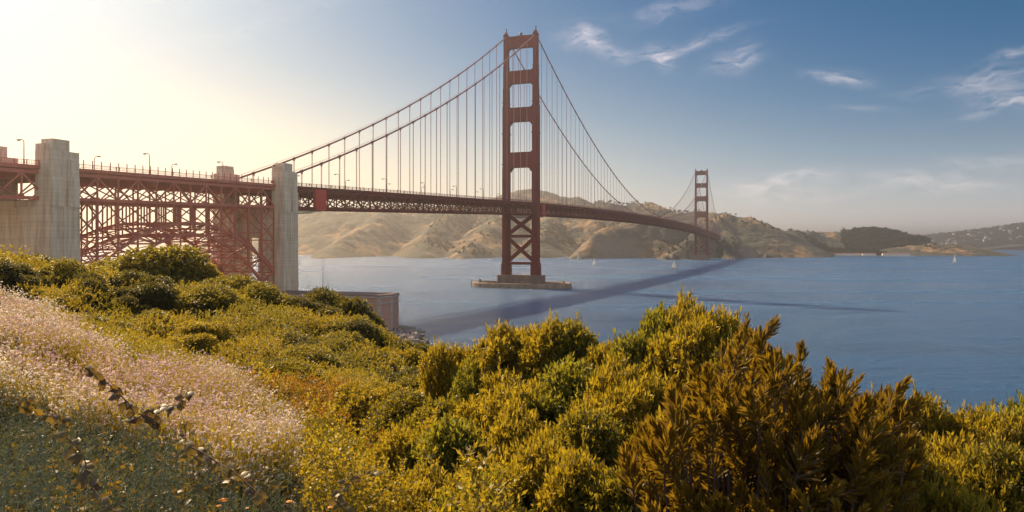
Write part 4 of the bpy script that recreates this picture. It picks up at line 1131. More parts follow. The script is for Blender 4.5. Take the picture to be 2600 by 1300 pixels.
NEAR = [ # px, py top, Y, radius, height, label
 (1165, 870, 12.5, .75, 1.5, 'leafy shrub at the notch where the water comes down between the slopes'),
 (1245, 872, 11.0, .70, 1.5, 'feathery golden shrub just right of the water notch'),
 (1350, 816, 10.5, .85, 1.7, 'dense golden shrub under the oval fender ring, with a dark hollow below its crown'),
 (1455, 812, 10.2, .80, 1.6, 'dark-crowned shrub touching the water, below the shadow of the bridge'),
 (1570, 868, 9.5, .60, 1.4, 'low golden shrub filling the dip between the two tallest crowns'),
 (1655, 788, 9.0, .62, 1.6, 'ragged shrub with loose open twigs against the water'),
 (1765, 770, 8.8, .72, 1.7, 'tallest golden shrub, its bushy top standing out against the water'),
 (1860, 860, 8.0, .6, 1.4, 'golden shrub partly hidden behind the long-leaved bush, at its upper edge'),
 (1290, 960, 8.4, .75, 1.4, 'bright yellow-green shrub in the middle of the near slope'),
 (1440, 930, 8.2, .80, 1.5, 'broad golden shrub below the dark-crowned one'),
 (1590, 930, 7.6, .72, 1.4, 'golden shrub left of the long-leaved bush, halfway up it'),
 (1130, 1010, 8.6, .62, 1.2, 'yellow shrub beside the rusty ground cover'),
 (1050, 1085, 7.2, .55, 1.0, 'small lime-yellow shrub at the lower end of the rusty ground cover'),
 (1200, 1060, 6.8, .62, 1.2, 'rounded golden shrub right of the small lime-yellow one'),
 (1350, 1050, 6.6, .65, 1.2, 'golden shrub above the shaded gap in the slope'),
 (1500, 1040, 6.2, .60, 1.2, 'thick golden shrub touching the lower left of the long-leaved bush'),
 (1130, 1200, 5.6, .50, 1.0, 'low shrub along the bottom edge, beside the bramble leaves'),
 (1280, 1180, 5.3, .50, 1.0, 'golden shrub on the bottom edge with dark shade under it'),
 (1440, 1140, 5.0, .52, 1.0, 'pale-leaved shrub at the bottom, just left of the long-leaved bush'),
 (1560, 1190, 4.6, .42, .9, 'bottom shrub growing into the foot of the long-leaved bush'),
 (1760, 1000, 6.8, .75, 1.4, 'golden shrub glowing through the gaps of the long-leaved bush'),
 (2010, 1000, 6.6, .75, 1.4, 'bright shrub behind the middle of the long-leaved bush'),
 (2180, 1030, 6.4, .70, 1.4, 'shrub behind the right half of the long-leaved bush'),
 (2330, 1030, 6.6, .62, 1.3, 'twiggy shrub beyond the right end of the long-leaved bush'),
 (2440, 1030, 6.2, .60, 1.3, 'tall airy shrub near the right edge, its tips on the water'),
 (2560, 1000, 6.4, .65, 1.4, 'shrub cut by the right edge of the picture, upper one'),
 (2420, 1160, 5.0, .50, 1.1, 'dense golden shrub in the lower right corner, left one'),
 (2560, 1140, 5.0, .52, 1.1, 'dense golden shrub filling the lower right corner'),
 (2350, 1230, 4.4, .36, .9, 'small shrub at the bottom, right of the long-leaved bush'),
 (1900, 1180, 6.0, .7, 1.3, 'shaded shrub under the long-leaved bush'),
]
for i, (px, py, Y, rx, hh, lab) in enumerate(NEAR): put(near_kinds, i, px, py + 14, Y, rx * 1.12, hh * 1.15, lab, G1)
G2 = 'rounded shrubs on the hillside below the bridge'
MID = [
 (400, 630, 51, 3.7, 3.9, 'large dome-shaped shrub in front of the red arch'),
 (500, 668, 53, 1.9, 2.4, 'shrub with bare grey twigs at the end of the dome-shaped one'),
 (35, 640, 42, 2.4, 2.2, 'shrub at the left edge of the picture, below the concrete wall'),
 (110, 660, 43, 1.9, 1.9, 'golden shrub below the left side of the largest pylon'),
 (190, 680, 44, 1.9, 1.7, 'low dark shrub at the foot of the largest pylon'),
 (275, 715, 43, 2.0, 1.9, 'low golden shrub left of the dome-shaped one'),
 (560, 705, 47, 2.6, 2.8, 'high rounded shrub below the far end of the arch'),
 (645, 715, 48, 1.8, 2.3, 'shrub with upright tips in front of the cross wall'),
 (700, 755, 46, 2.2, 2.2, 'golden shrub at the foot of the fort pylon'),
 (760, 780, 44, 1.6, 1.8, 'shrub hiding the left end of the fort'),
 (855, 744, 42, 2.5, 3.6, 'tall dark rounded shrub in front of the fort wall'),
 (915, 805, 41, 2.0, 2.9, 'dark shrub at the foot of the fort corner'),
 (985, 852, 39, 2.1, 2.8, 'dark shrub below the rocks where visitors stand'),
 (1052, 866, 37, 1.9, 2.7, 'brownish shrub at the end of the hillside, against the water'),
 (450, 770, 37, 2.4, 1.8, 'broad golden shrub halfway down the hillside'),
 (330, 770, 36, 2.0, 1.6, 'golden shrub left of the broad one, halfway down'),
 (620, 800, 36, 2.0, 1.7, 'shrub in the hollow under the high rounded one'),
 (740, 850, 31, 2.2, 2.0, 'bright yellow shrub in the middle of the valley'),
 (830, 850, 31, 1.9, 1.9, 'yellow-tipped shrub beside the bright one in the valley'),
 (920, 905, 29, 1.7, 1.8, 'dark shrub on the near side of the fort shrubs'),
 (1010, 935, 25, 1.4, 1.5, 'shaded shrub at the bottom of the valley'),
 (1085, 960, 19, 1.0, 1.2, 'small shrub where the valley meets the golden shrubs'),
 (130, 740, 32, 1.9, 1.3, 'low shrub just above the top of the flower field'),
 (230, 800, 28, 1.7, 1.1, 'low green shrub along the upper edge of the flowers'),
 (540, 860, 27, 1.9, 1.2, 'pale green mound in the middle of the valley'),
 (950, 985, 13, .8, .9, 'rust-tinged shrub above the bramble cover'),
 (1010, 1000, 12, .8, .9, 'yellow-green shrub at the edge of the rusty cover'),
]
for i, (px, py, Y, rx, hh, lab) in enumerate(MID): put(mid_kinds, 3 if 'dark' in lab or 'shaded' in lab or 'brownish' in lab or i % 5 == 2 else i % 3, px, py, Y, rx * 1.2, hh * 1.2, lab, G2)

gF = np.random.default_rng(55); GF = 'shrubs merging into the hillside thicket'
nF = 0
while nF < 46:
    px, Y = gF.uniform(-40, 1080), gF.uniform(17, 50); x = (px - 1300) / F * Y; z0 = float(ground_z(np.array([x]), np.array([Y]))[0]); hh = gF.uniform(.9, 1.7) * min(1.25, Y / 32); py = HZ + (EYE - z0 - hh) * F / Y
    if in_poly(np.array([px]), np.array([py + 30]), FLOWERS)[0] or py < 655 + max(0, px - 100) * .12 or py > 1000: continue
    put(mid_kinds, [0, 3, 1, 2, 3][nF % 5], px, py, Y, hh * gF.uniform(.9, 1.35), hh * 1.2, 'olive and gold shrub merging with its neighbours in the thicket below the bridge', GF); nF += 1

# ------------------------------------------------------------------ the long-leaved bush on the right
OUT = [(1600, 1090), (1660, 1065), (1700, 990), (1760, 935), (1830, 880), (1868, 835), (1895, 812), (1935, 850), (1968, 812), (2000, 850), (2040, 880), (2085, 905), (2120, 925), (2190, 960), (2245, 1000), (2275, 1010), (2300, 970), (2335, 1015), (2350, 1120), (2340, 1300), (2200, 1420), (1700, 1420), (1610, 1300), (1580, 1200)]
lb = empty('long_leaved_bush', (*px2w(1960, 1300, 4.6).xy, 33.6)); tag(lb, 'dark bronze bush with long narrow upright leaves, in front of the golden shrubs', 'bush')
g = np.random.default_rng(77); O3 = np.array(lb.location)
tips = []
cand = [(1895, 815, 5.0), (1968, 818, 5.1), (2035, 880, 5.0), (2110, 925, 5.0), (2185, 960, 4.9), (2302, 968, 4.3), (1760, 940, 4.9), (1640, 1085, 4.4), (1835, 885, 5.0), (2245, 1003, 4.7)]
while len(cand) < 430:
    px, py, Y = g.uniform(1570, 2360), g.uniform(815, 1400), g.uniform(3.9, 5.3)
    if in_poly(np.array([px]), np.array([py]), OUT)[0]: cand.append((px, py, Y - (py - 1000) / 600 * .5))
stem = MB(); parts = []
for px, py, Y in cand:
    tip = np.array(px2w(px, py, Y)); rel = tip - O3
    dr = unit(np.array([rel[0] * .55 + g.normal() * .26, (rel[1]) * .4 + g.normal() * .25 - .22, 1.0]))
    ln = .22 + .14 * g.random()
    base = tip - dr * ln
    root_ = np.array([rel[0] * .35, rel[1] * .35, -.1 + .0]) + O3
    midp = (base + root_) / 2 + np.array([rel[0] * .12, 0, -.12])
    stem.tube([tuple(root_ - O3), tuple(midp - O3), tuple(base - O3), tuple(tip - dr * .07 - O3)], [.014, .010, .006, .0035], 5)
    nl = 84; k = g.random(nl) ** .75
    Pp = base + dr * (ln * k)[:, None]
    rr = rdir(nl, g); rr = unit(rr - (rr @ dr)[:, None] * dr)
    an = (1.15 - .95 * k) * (.75 + .4 * g.random(nl)); D = unit(dr * np.cos(an)[:, None] + rr * np.sin(an)[:, None] + np.array([0, 0, .12]))
    Ll = .098 * g.choice([.65, .85, 1.0, 1.25]) * (.75 + .45 * g.random(nl)) * (1.05 - .4 * k ** 3)
    tn = np.clip(.0 + .6 * k ** 2 + g.random(nl) * .35 + g.random() * .2, 0, 1)
    parts.append(leaf_long(Pp - O3, D, Ll, Ll * .15, tn, g, .10))
V, Fc, T = stack(parts); np_mesh('foliage', V, Fc, L_LONG, lb, smooth=True, attr={'tint': T}); stem.build('stems', M_BARK, lb)

# ------------------------------------------------------------------ bramble canes
def bramble(name, path, label, leafs, size, tone=(.0, .6)):
    pw = [px2w(*p) for p in path]; o = empty(name, pw[0]); tag(o, label, 'bramble'); o['group'] = 'bramble canes in the near corner'
    rel = [p - pw[0] for p in pw]; m = MB()
    # smooth the cane
    sm = []
    for i in range(len(rel) - 1):
        for q in range(4): sm.append(rel[i].lerp(rel[i + 1], q / 4) + Vector((0, 0, math.sin(q / 4 * math.pi) * .008)))
    sm.append(rel[-1]); m.tube(sm, [.003 * (1 - .55 * i / len(sm)) for i in range(len(sm))], 6)
    m.build('cane', M_BARK, o)
    gg = np.random.default_rng(hash(label) % 1000 if False else len(label) * 7)
    leafs = int(leafs * 2.3)
    for i in range(leafs):
        f_ = (i + .6) / leafs * (len(sm) - 1); p = sm[int(f_)].lerp(sm[min(int(f_) + 1, len(sm) - 1)], f_ % 1)
        s = size * .8 * gg.uniform(.7, 1.15) * (1 - .25 * i / leafs); az_ = gg.uniform(-3.14, 3.14); dirv = Vector((math.cos(az_) * .9, math.sin(az_) * .5 - .15, gg.uniform(-.75, .35))).normalized()
        side = dirv.cross(Vector((gg.normal() * .35, -.75 + gg.normal() * .3, .6))).normalized(); nr = side.cross(dirv)
        vs = []; ft_ = []
        rows = 7
        for r in range(rows + 1):
            u = r / rows; wv = math.sin(math.pi * min(1, u * 1.02) ** .72) * .40 + (.0 if r in (0, rows) else .03 * (-1) ** r)
            if r == rows: wv = .01
            c = p + dirv * (s * (u + .12)) - nr * (s * .30 * u * u)
            vs += [c - side * s * wv - nr * s * wv * .22, c + nr * 0.012 * s, c + side * s * wv - nr * s * wv * .22]
        fs = [(3 * r + q, 3 * r + q + 1, 3 * r + q + 4, 3 * r + q + 3) for r in range(rows) for q in (0, 1)]
        V = np.array([tuple(v) for v in vs] + [tuple(p + side * .002), tuple(p - side * .002), tuple(p + dirv * s * .13 - side * .002), tuple(p + dirv * s * .13 + side * .002)]); Fc = np.array(fs + [(len(vs), len(vs) + 1, len(vs) + 2, len(vs) + 3)])
        np_mesh('leaf', V, Fc, L_BRAM, o, smooth=True, attr={'tint': np.full(len(V), gg.uniform(*tone))})
bramble('bramble_cane', [(400, 1075, 3.05), (345, 1050, 3.0), (300, 1000, 2.95), (250, 960, 2.9), (214, 934, 2.85)], 'arching bramble cane with dark drooping leaves against the pink flowers, leaning up and left', 14, .062, (0, .4))
bramble('bramble_cane', [(330, 1075, 3.1), (390, 1045, 3.05), (450, 1030, 3.0), (490, 990, 2.95)], 'short dark bramble cane curving up to the right in front of the flowers', 10, .060, (0, .5))
bramble('bramble_cane', [(470, 1130, 2.9), (560, 1180, 2.8), (625, 1225, 2.7), (692, 1300, 2.6), (730, 1345, 2.55)], 'bramble cane with red-brown leaves running down to the bottom edge', 13, .062, (.1, .8))
bramble('bramble_cane', [(170, 1110, 2.8), (215, 1165, 2.75), (222, 1225, 2.7), (270, 1290, 2.6), (330, 1320, 2.55)], 'bramble cane with glowing orange leaves among the grey herbs', 13, .066, (.2, 1))
bramble('bramble_cane', [(520, 1180, 3.3), (470, 1150, 3.3), (470, 1110, 3.3), (475, 1070, 3.3)], 'upright bramble shoot with green leaves at the lower edge of the flowers', 8, .055, (.6, 1))
bramble('bramble_cane', [(180, 1070, 3.5), (100, 1055, 3.5), (60, 1030, 3.45), (75, 1010, 3.4)], 'low bramble cane with yellow-brown leaves at the left edge', 12, .060, (.5, 1))
bramble('bramble_cane', [(700, 1230, 3.4), (620, 1215, 3.3), (540, 1230, 3.2), (440, 1250, 3.1)], 'sprawling bramble with yellow-green leaves near the orange blooms', 14, .058, (.7, 1))
bramble('bramble_cane', [(900, 1330, 3.6), (850, 1270, 3.6), (880, 1220, 3.7), (960, 1200, 3.8)], 'leafy bramble at the bottom between herbs and golden shrubs', 12, .058, (.5, 1))

M_OR = mat('orange_petals', (.75, .25, .01), .6); M_STEM = mat('flower_stalk', (.10, .12, .04), .7)
for i, (px, py, Y, lab) in enumerate([(566, 1271, 2.7, 'largest flat orange flower head, near the bottom edge'), (556, 1286, 2.65, 'small orange bloom just left of the largest one'), (735, 1275, 2.75, 'orange flower head alone, below the bramble cane end'),
                             (628, 1292, 2.7, 'tiny orange bloom on the bottom edge between the larger ones'), (838, 1290, 2.8, 'orange flower head on the bottom edge, by the leafy bramble')]):
    p = px2w(px, py, Y); o = empty('orange_flower', p); tag(o, lab, 'flower', 'orange flowers at the bottom edge')
    m = MB(); m.tube([(0, 0, -.35), (.01, 0, -.15), (0, 0, 0)], [.002, .0018, .0016], 5); m.build('stalk', M_STEM, o)
    m = MB(); s = [.017, .009, .012, .007, .010][i]
    for a in range(16):
        th = a * 6.283 / 16; m.add([(0, 0, .004), (math.cos(th - .17) * s * .8, math.sin(th - .17) * s * .8, .004), (math.cos(th) * s * 1.15, math.sin(th) * s * 1.15, .001), (math.cos(th + .17) * s * .8, math.sin(th + .17) * s * .8, .004)], [(0, 1, 2, 3)])
    m.ball((0, 0, .003), s * .55, 8, 5, (1, 1, .6)); m.build('flower_head', M_OR, o)

# ------------------------------------------------------------------ far shore: trees, houses, wood
g = np.random.default_rng(5)
def far_tree(seed, wide=1.0):
    """windswept tree, about 1 m tall before scaling"""
    gg = np.random.default_rng(seed); o = empty('ridge_tree'); m = MB(); m.tube([(0, 0, -.1), (.02, 0, .4), (.05, 0, .7)], [.045, .03, .015], 5)
    for a in range(4): th = a * 1.6; m.tube([(.01, 0, .35 + a * .06), (math.cos(th) * .22 * wide, math.sin(th) * .22, .62 + a * .04)], [.018, .008], 4)
    m.build('trunk', M_BARK, o)
    n = 420; c = rdir(7, gg) * np.array([.25 * wide, .25, .14]) + np.array([.04, 0, .70]); w_ = gg.integers(0, 7, n)
    P = c[w_] + rdir(n, gg) * gg.random((n, 1)) ** .5 * np.array([.20 * wide, .2, .13]); V, Fc, T = leaf_quads(P, rdir(n, gg), .085, .07, gg.random(n), gg)
    np_mesh('crown', V, Fc, L_FAR, o, attr={'tint': T}); return o
FT = [far_tree(300, 1.3), far_tree(301, .9), far_tree(302, 1.6)]; ft_used = [0, 0, 0]
def ridge_top(px, Y0, Y1, zf=None):
    """the highest-looking point of the hills on the bearing px between two depths"""
    zf = zf or hill_z; Ys = np.linspace(Y0, Y1, 120); Xs = (px - 1300) / F * Ys; Zs = zf(Xs, Ys); k = np.argmax((Zs - EYE) / Ys)
    return float(Xs[k]), float(Ys[k]), float(Zs[k])
RT = [(x, 2600, 3200, 24, 'behind the main cable') for x in (1500, 1512, 1524, 1533, 1541, 1549, 1558, 1566, 1573, 1580, 1588, 1596, 1604, 1612)] + \
     [(x, 2450, 2900, 22, 'just left of the far tower') for x in (1700, 1716, 1722, 1729, 1736, 1746)] + \
     [(x, 2300, 2800, 13, 'just right of the far tower') for x in (1778, 1806, 1834, 1840, 1847, 1856, 1864)] + \
     [(x, 2400, 2900, 10, 'going down to the bay') for x in (1905, 1946)]
for i, (px, a, b, h, where) in enumerate(RT):
    x, y, z = ridge_top(px + g.uniform(-5, 5), a, b); k = i % 3; s = h * (.35 + .45 * g.random())
    if ft_used[k]: o = copy_tree(FT[k], (x, y, z - s * .3), g.uniform(0, 6), s)
    else: o = FT[k]; ft_used[k] = 1; o.location = (x, y, z - s * .3); o.scale = (s,) * 3
    gr = 'trees on the far ridge ' + where; tag(o, 'small dark windswept tree on the far ridge crest ' + where, 'tree', gr); o['label'] = 'small dark windswept tree on the far ridge crest ' + where; o['group'] = gr


def wood(name, pos, s, mt=L_FAR):
    """tree crowns as clumps of leafy faces at pos, one mesh"""
    n = len(pos); k = 46; c = np.repeat(pos, k, 0); sz = np.repeat(s, k)
    P = c + rdir(n * k, g) * (g.random((n * k, 1)) ** .4) * np.stack([sz * .5, sz * .5, sz * .55], 1); P[:, 2] += sz * .5
    V, Fc, T = leaf_quads(P, rdir(n * k, g), sz * .42, sz * .34, np.clip(np.repeat(g.random(n), k) * .7 + g.random(n * k) * .3, 0, 1), g)
    return tag(np_mesh(name, V, Fc, mt, attr={'tint': T}), kind='stuff')
# the wood on the round hill
def scat(n, x0, x1, y0, y1, test, zf=hill_z):
    x = g.uniform(x0, x1, n); y = g.uniform(y0, y1, n); z = zf(x, y); ok = test(x, y, z); return np.stack([x[ok], y[ok], z[ok]], 1)
P = scat(5200, 1180, 1640, 2560, 3050, lambda x, y, z: (z > 6) & ((1300 + F * x / y) > 2140 + (y < 2800) * 10) & ((1300 + F * x / y) < 2360) & ~((y < 2740) & ((1300 + F * x / y) > 2225)))
wood('woodland', P, 9 + 7 * g.random(len(P)))
P = scat(900, 880, 1350, 2480, 2640, lambda x, y, z: (z > 1) & ((1300 + F * x / y) > 1985) & ((1300 + F * x / y) < 2260) & (fbm(x, y, 90, 2, 71) > -.08))
wood('harbour_trees', P + np.array([0, 30, 0]), 8 + 7 * g.random(len(P)))
P = scat(9000, -300, 1500, 2000, 3200, lambda x, y, z: (z > 10) & (fbm(x, y, 150, 4, 73) + g.random(x.shape) * .12 > .13))
wood('hillside_scrub', P, 3.5 + 4.5 * g.random(len(P)))
P = scat(5200, 3000, 5400, 5750, 6700, lambda x, y, z: z > 4, far_z)
wood('distant_woods', P, 14 + 14 * g.random(len(P)))

M_WHITE = mat('white_render', (.8, .76, .70), .8, grime((.84, .80, .74), (.72, .67, .60), .3)); M_ROOF = mat('rust_roof', (.28, .10, .07), .8, grime((.32, .12, .08), (.2, .08, .06), .2)); M_WIN = mat('dark_window', (.05, .05, .06), .3)
def house(w_, d, h, roofm, kind='gable'):
    o = empty('house'); m = MB(); m.box(-w_ / 2, w_ / 2, -d / 2, d / 2, -3, h); m.build('wall', M_WHITE, o)
    m = MB(); m.prism([(-d / 2 - .5, h), (d / 2 + .5, h), (0, h + d * .33)], 'x', -w_ / 2 - .4, w_ / 2 + .4); m.build('roof', roofm, o)
    n = max(2, int(w_ / 5)); 
    for i in range(n):
        x = -w_ / 2 + (i + .5) * w_ / n; wn = MB(); wn.box(x - .8, x + .8, -d / 2 - .08, -d / 2 + .05, h * .4, h * .75); wn.build('window', M_WIN, o)
    return o
M_GREYR = mat('grey_roof', (.16, .14, .13), .8)
HP = [house(26, 10, 6, M_ROOF), house(14, 10, 8, M_ROOF), house(12, 11, 9, M_GREYR)]; hu = [0, 0, 0]
def place_house(k, x, y, z, rz, sc, label, group):
    if hu[k]: o = copy_tree(HP[k], (x, y, z), rz, sc)
    else: o = HP[k]; hu[k] = 1; o.location = (x, y, z); o.rotation_euler = (0, 0, rz); o.scale = (sc,) * 3
    tag(o, label, 'house', group); o['label'] = label; o['group'] = group
for i, px in enumerate([2088, 2104, 2120, 2136, 2150, 2166, 2182, 2198, 2214]):
    Y = 2490 + g.uniform(-3, 12); place_house(0, (px - 1300) / F * Y, Y, 2.0, g.uniform(-.1, .1), .9, 'long white harbour shed with a rust-red roof in the row along the far shore', 'harbour sheds along the far shore')
for i, px in enumerate([2250, 2262, 2275, 2288, 2300]):
    Y = 2495 + g.uniform(0, 10); place_house(0, (px - 1300) / F * Y, Y, 2.0, g.uniform(-.1, .1), 1.0, 'low red-roofed boathouse at the marina below the low headland', 'boathouses at the marina')
for i, (px, z, lab) in enumerate([(2018, 9, 'larger white house among trees at the left end of the harbour'), (2044, 9, 'white house right of the larger one, at the left end of harbour'), (2012, 4, 'small white house by the water at the left end of the harbour'), (2030, 4, 'pale low house between the two white ones'), (2070, 4, 'lone small white house between the harbour trees and the sheds')]):
    Y = 2485 + z * 2; place_house(1 + i % 2, (px - 1300) / F * Y, Y, z, .1 * i, 1.0, lab, 'white houses at the left end of the harbour')
for i in range(44):
    px = g.uniform(2400, 2600) if i < 34 else g.uniform(2345, 2420); Y = g.uniform(5850, 6350); x = (px - 1300) / F * Y; z = float(far_z(x, Y))
    if z < 3: z = 3
    place_house(1 + i % 2, x, Y, z + 9, g.uniform(-.6, .6), 1.7, 'tiny pale house among trees on the distant blue hillside', 'houses on the distant wooded hillside')

# sea wall of the harbour
m = MB(); m.box(-230, 330, -4, 4, -2, 2.6); o = m.build('harbour_wall', M_STONE); o.location = (1130, 2462, 0); tag(o, 'long low harbour wall under the white sheds on the far shore', 'sea wall')

# ------------------------------------------------------------------ boats
M_SAIL = leaf_mat('sailcloth', (.88, .87, .85), (.88, .87, .85), (.92, .90, .86), .6, .8, .2); M_HULLW = mat('white_hull', (.7, .68, .65), .35); M_HULLD = mat('dark_hull', (.06, .06, .08), .35); M_MAST = mat('mast_alloy', (.35, .33, .3), .5)
def sailboat(px, py, ht, label, hull, rz, heel=.08):
    Y = F * EYE / (py - HZ); o = empty('sailboat', ((px - 1300) / F * Y, Y, 0), rz); o.rotation_euler = (0, heel, rz); tag(o, label, 'sailboat', 'sailing boats out on the bay')
    L = ht * .62; m = MB(); n = 10; v = []; f = []
    for i in range(n + 1):
        u = i / n; w_ = .16 * L * math.sin(math.pi * (u ** .8 * .93 + .07)) if u < 1 else .01; sh = .075 * L + .03 * L * (2 * u - 1) ** 2
        v += [(u * L - L / 2, -w_, sh), (u * L - L / 2, -w_ * .6, -.03 * L), (u * L - L / 2, w_ * .6, -.03 * L), (u * L - L / 2, w_, sh)]
    for i in range(n):
        for j in range(4): f.append((i * 4 + j, i * 4 + (j + 1) % 4, i * 4 + 4 + (j + 1) % 4, i * 4 + 4 + j))
    f.append((0, 1, 2, 3)); f.append((n * 4, n * 4 + 1, n * 4 + 2, n * 4 + 3)[::-1]); m.add(v, f); m.box(-.12 * L, .12 * L, -.07 * L, .07 * L, .07 * L, .12 * L); m.build('hull', hull, o)
    m = MB(); m.tube([(.05 * L, 0, 0), (.05 * L, 0, ht)], [.12, .07], 6); m.tube([(.05 * L, 0, .15 * L), (-.42 * L, .06 * L, .15 * L)], .08, 6); m.build('mast', M_MAST, o)
    for nm, a, b, c, bel in (('mainsail', (.04 * L, 0, ht * .97), (.04 * L, 0, .17 * L), (-.42 * L, .06 * L, .17 * L), .05), ('jib', (.06 * L, 0, ht * .88), (.47 * L, 0, .12 * L), (.0 * L, .10 * L, .14 * L), .07)):
        a, b, c = Vector(a), Vector(b), Vector(c); N_ = 8; v = []; f = []
        for i in range(N_ + 1):
            for j in range(N_ + 1):
                s, t = i / N_, j / N_; p = a.lerp(b.lerp(c, t), s); bl = math.sin(math.pi * t) * math.sin(math.pi * min(1, s + .1)) * bel * L; v.append((p.x, p.y + bl, p.z))
        for i in range(N_):
            for j in range(N_): f.append((i * (N_ + 1) + j, i * (N_ + 1) + j + 1, (i + 1) * (N_ + 1) + j + 1, (i + 1) * (N_ + 1) + j))
        mm = MB(); mm.add(v, f); s_ = mm.build(nm, M_SAIL, o, True); md = s_.modifiers.new('t', 'SOLIDIFY'); md.thickness = .04
    return o
sailboat(1508, 673, 13.5, 'small white-sailed boat on the pale water left of the bridge shadow', M_HULLW, .35)
sailboat(1711, 683.5, 15.0, 'dark-hulled sailboat with bright white sail, in front of the far headland', M_HULLD, -.1)
sailboat(2424, 668, 19.5, 'largest sailboat, all white, off the tip of the low headland', M_HULLW, .5, .05)
sailboat(2219, 649, 19, 'tiny sailboat moored before the harbour sheds', M_HULLW, .2, 0)
def motorboat(px, py, L, label):
    Y = F * EYE / (py - HZ); o = empty('motorboat', ((px - 1300) / F * Y, Y, 0), .2); tag(o, label, 'boat'); m = MB()
    m.prism([(-L / 2, -.3), (L * .42, -.3), (L / 2, .1 * L), (-L / 2, .07 * L)], 'y', -.13 * L, .13 * L); m.build('hull', M_HULLD if L > 30 else M_HULLW, o)
    m = MB(); m.box(-.25 * L, .1 * L, -.1 * L, .1 * L, .07 * L, .16 * L, .02 * L, .01 * L); m.box(-.1 * L, .05 * L, -.08 * L, .08 * L, .16 * L, .21 * L, .01 * L, .01 * L); m.build('cabin', M_HULLW, o)
motorboat(2504, 633, 60, 'distant white vessel under the far wooded hillside'); motorboat(2080, 651.5, 26, 'low boat lying off the harbour at its left end')
motorboat(1245, 660.5, 14, 'tiny boat with a white wake on the water left of the near tower legs')

# marina: masts
for i in range(14):
    px = 2252 + i * 5.2 + g.uniform(-1.5, 1.5); Y = 2440 + g.uniform(-8, 12); h = g.uniform(11, 16); o = empty('moored_yacht', ((px - 1300) / F * Y, Y, 0), g.uniform(-.4, .4))
    tag(o, 'tiny moored white yacht with bare mast in the marina under the low headland', 'yacht', 'moored yachts in the marina')
    m = MB(); m.prism([(-4.5, -.2), (4, -.2), (5, 1.2), (-4.6, 1.1)], 'y', -1.4, 1.4); m.build('hull', M_HULLW, o); m = MB(); m.tube([(0, 0, 1), (0, 0, h)], [.13, .09], 5); m.build('mast', M_MAST, o)

# rocks
M_ROCK = mat('wet_dark_rock', (.10, .085, .075), .85, grime((.13, .10, .08), (.06, .05, .045), .08, (1, 1, 1), .4)); M_GUANO = mat('guano_white_rock', (.5, .45, .4), .9, grime((.62, .56, .50), (.16, .12, .10), .12, (1, 1, .5), .4))
def rock(px, py, w_, h, label, mt, peaks, seed):
    Y = F * EYE / (py - HZ); gg = np.random.default_rng(seed); o_v = []; m = MB()
    bm = bmesh.new(); bmesh.ops.create_icosphere(bm, subdivisions=4, radius=1.0)
    for v in bm.verts:
        c = v.co.copy(); zz = 0
        for (cx, ph, pw) in peaks: zz = max(zz, ph * math.exp(-((c.x - cx) / pw) ** 2))
        n_ = mnoise.fractal(c * 2.2 + Vector((seed, 0, 0)), 1, 2, 5) * .22
        v.co = Vector((c.x * (1 + n_) * w_ / 2, c.y * (1 + n_) * w_ * .35, max(c.z, -.3) * zz * h * (1 + n_ * 1.3)))
    me = bpy.data.meshes.new('rock'); bm.to_mesh(me); bm.free(); o = link('sea_rock', me, mt); o.location = ((px - 1300) / F * Y, Y, 0); tag(o, label, 'rock'); return o
rock(1861, 661, 15, 13, 'pale twin-peaked sea rock right of the far tower, rust red at its foot', M_GUANO, [(-.45, 1.0, .28), (.4, .8, .3), (0, .3, 1)], 3)
rock(1948, 655, 26, 15, 'dark jagged sea rock off the shore, right of the pale one', M_ROCK, [(-.2, 1, .35), (.45, .7, .3), (0, .35, 1)], 9)
rock(1470, 659, 11, 22, 'tall white-streaked sea rock at the foot of the lit headland spur', M_GUANO, [(0, 1, .5), (0, .3, 1)], 14)
rock(1700, 659, 60, 16, 'dark shore rocks at the foot of the second spur', M_ROCK, [(-.4, .8, .4), (.3, 1, .4), (0, .3, 1)], 21)

# riprap by the fort and the visitors on it
g2 = np.random.default_rng(9)
M_RIP = mat('riprap_stone', (.26, .20, .16), .9, grime((.32, .25, .20), (.12, .09, .08), .6, (1, 1, 1), .1))
for i in range(130):
    u = g2.random(); E_ = [(-41, 214), (-35, 235), (-33.5, 252), (-35.5, 285), (-40, 300)]; kk = min(3, int(u * 4)); f_ = u * 4 - kk
    x = E_[kk][0] + (E_[kk + 1][0] - E_[kk][0]) * f_; y = E_[kk][1] + (E_[kk + 1][1] - E_[kk][1]) * f_
    if i % 2: x = x + (-47 - x) * g2.random() * .8; y = y + (284 - y) * g2.random() * .5
    x += g2.normal() * 1.3; y += g2.normal() * 1.5; s = g2.uniform(.9, 1.9)
    bm = bmesh.new(); bmesh.ops.create_icosphere(bm, subdivisions=2, radius=s)
    for v in bm.verts: v.co *= 1 + mnoise.noise(v.co * .9 + Vector((i, 0, 0))) * .5; v.co.z *= .7
    me = bpy.data.meshes.new('boulder'); bm.to_mesh(me); bm.free(); o = link('boulder', me, M_RIP); o.location = (x, y, (2.5 if i % 2 else g2.uniform(.3, 2.4)) + s * .15); tag(o, 'brown riprap boulder heaped below the fort corner by the water', 'boulder', 'riprap boulders below the fort corner')

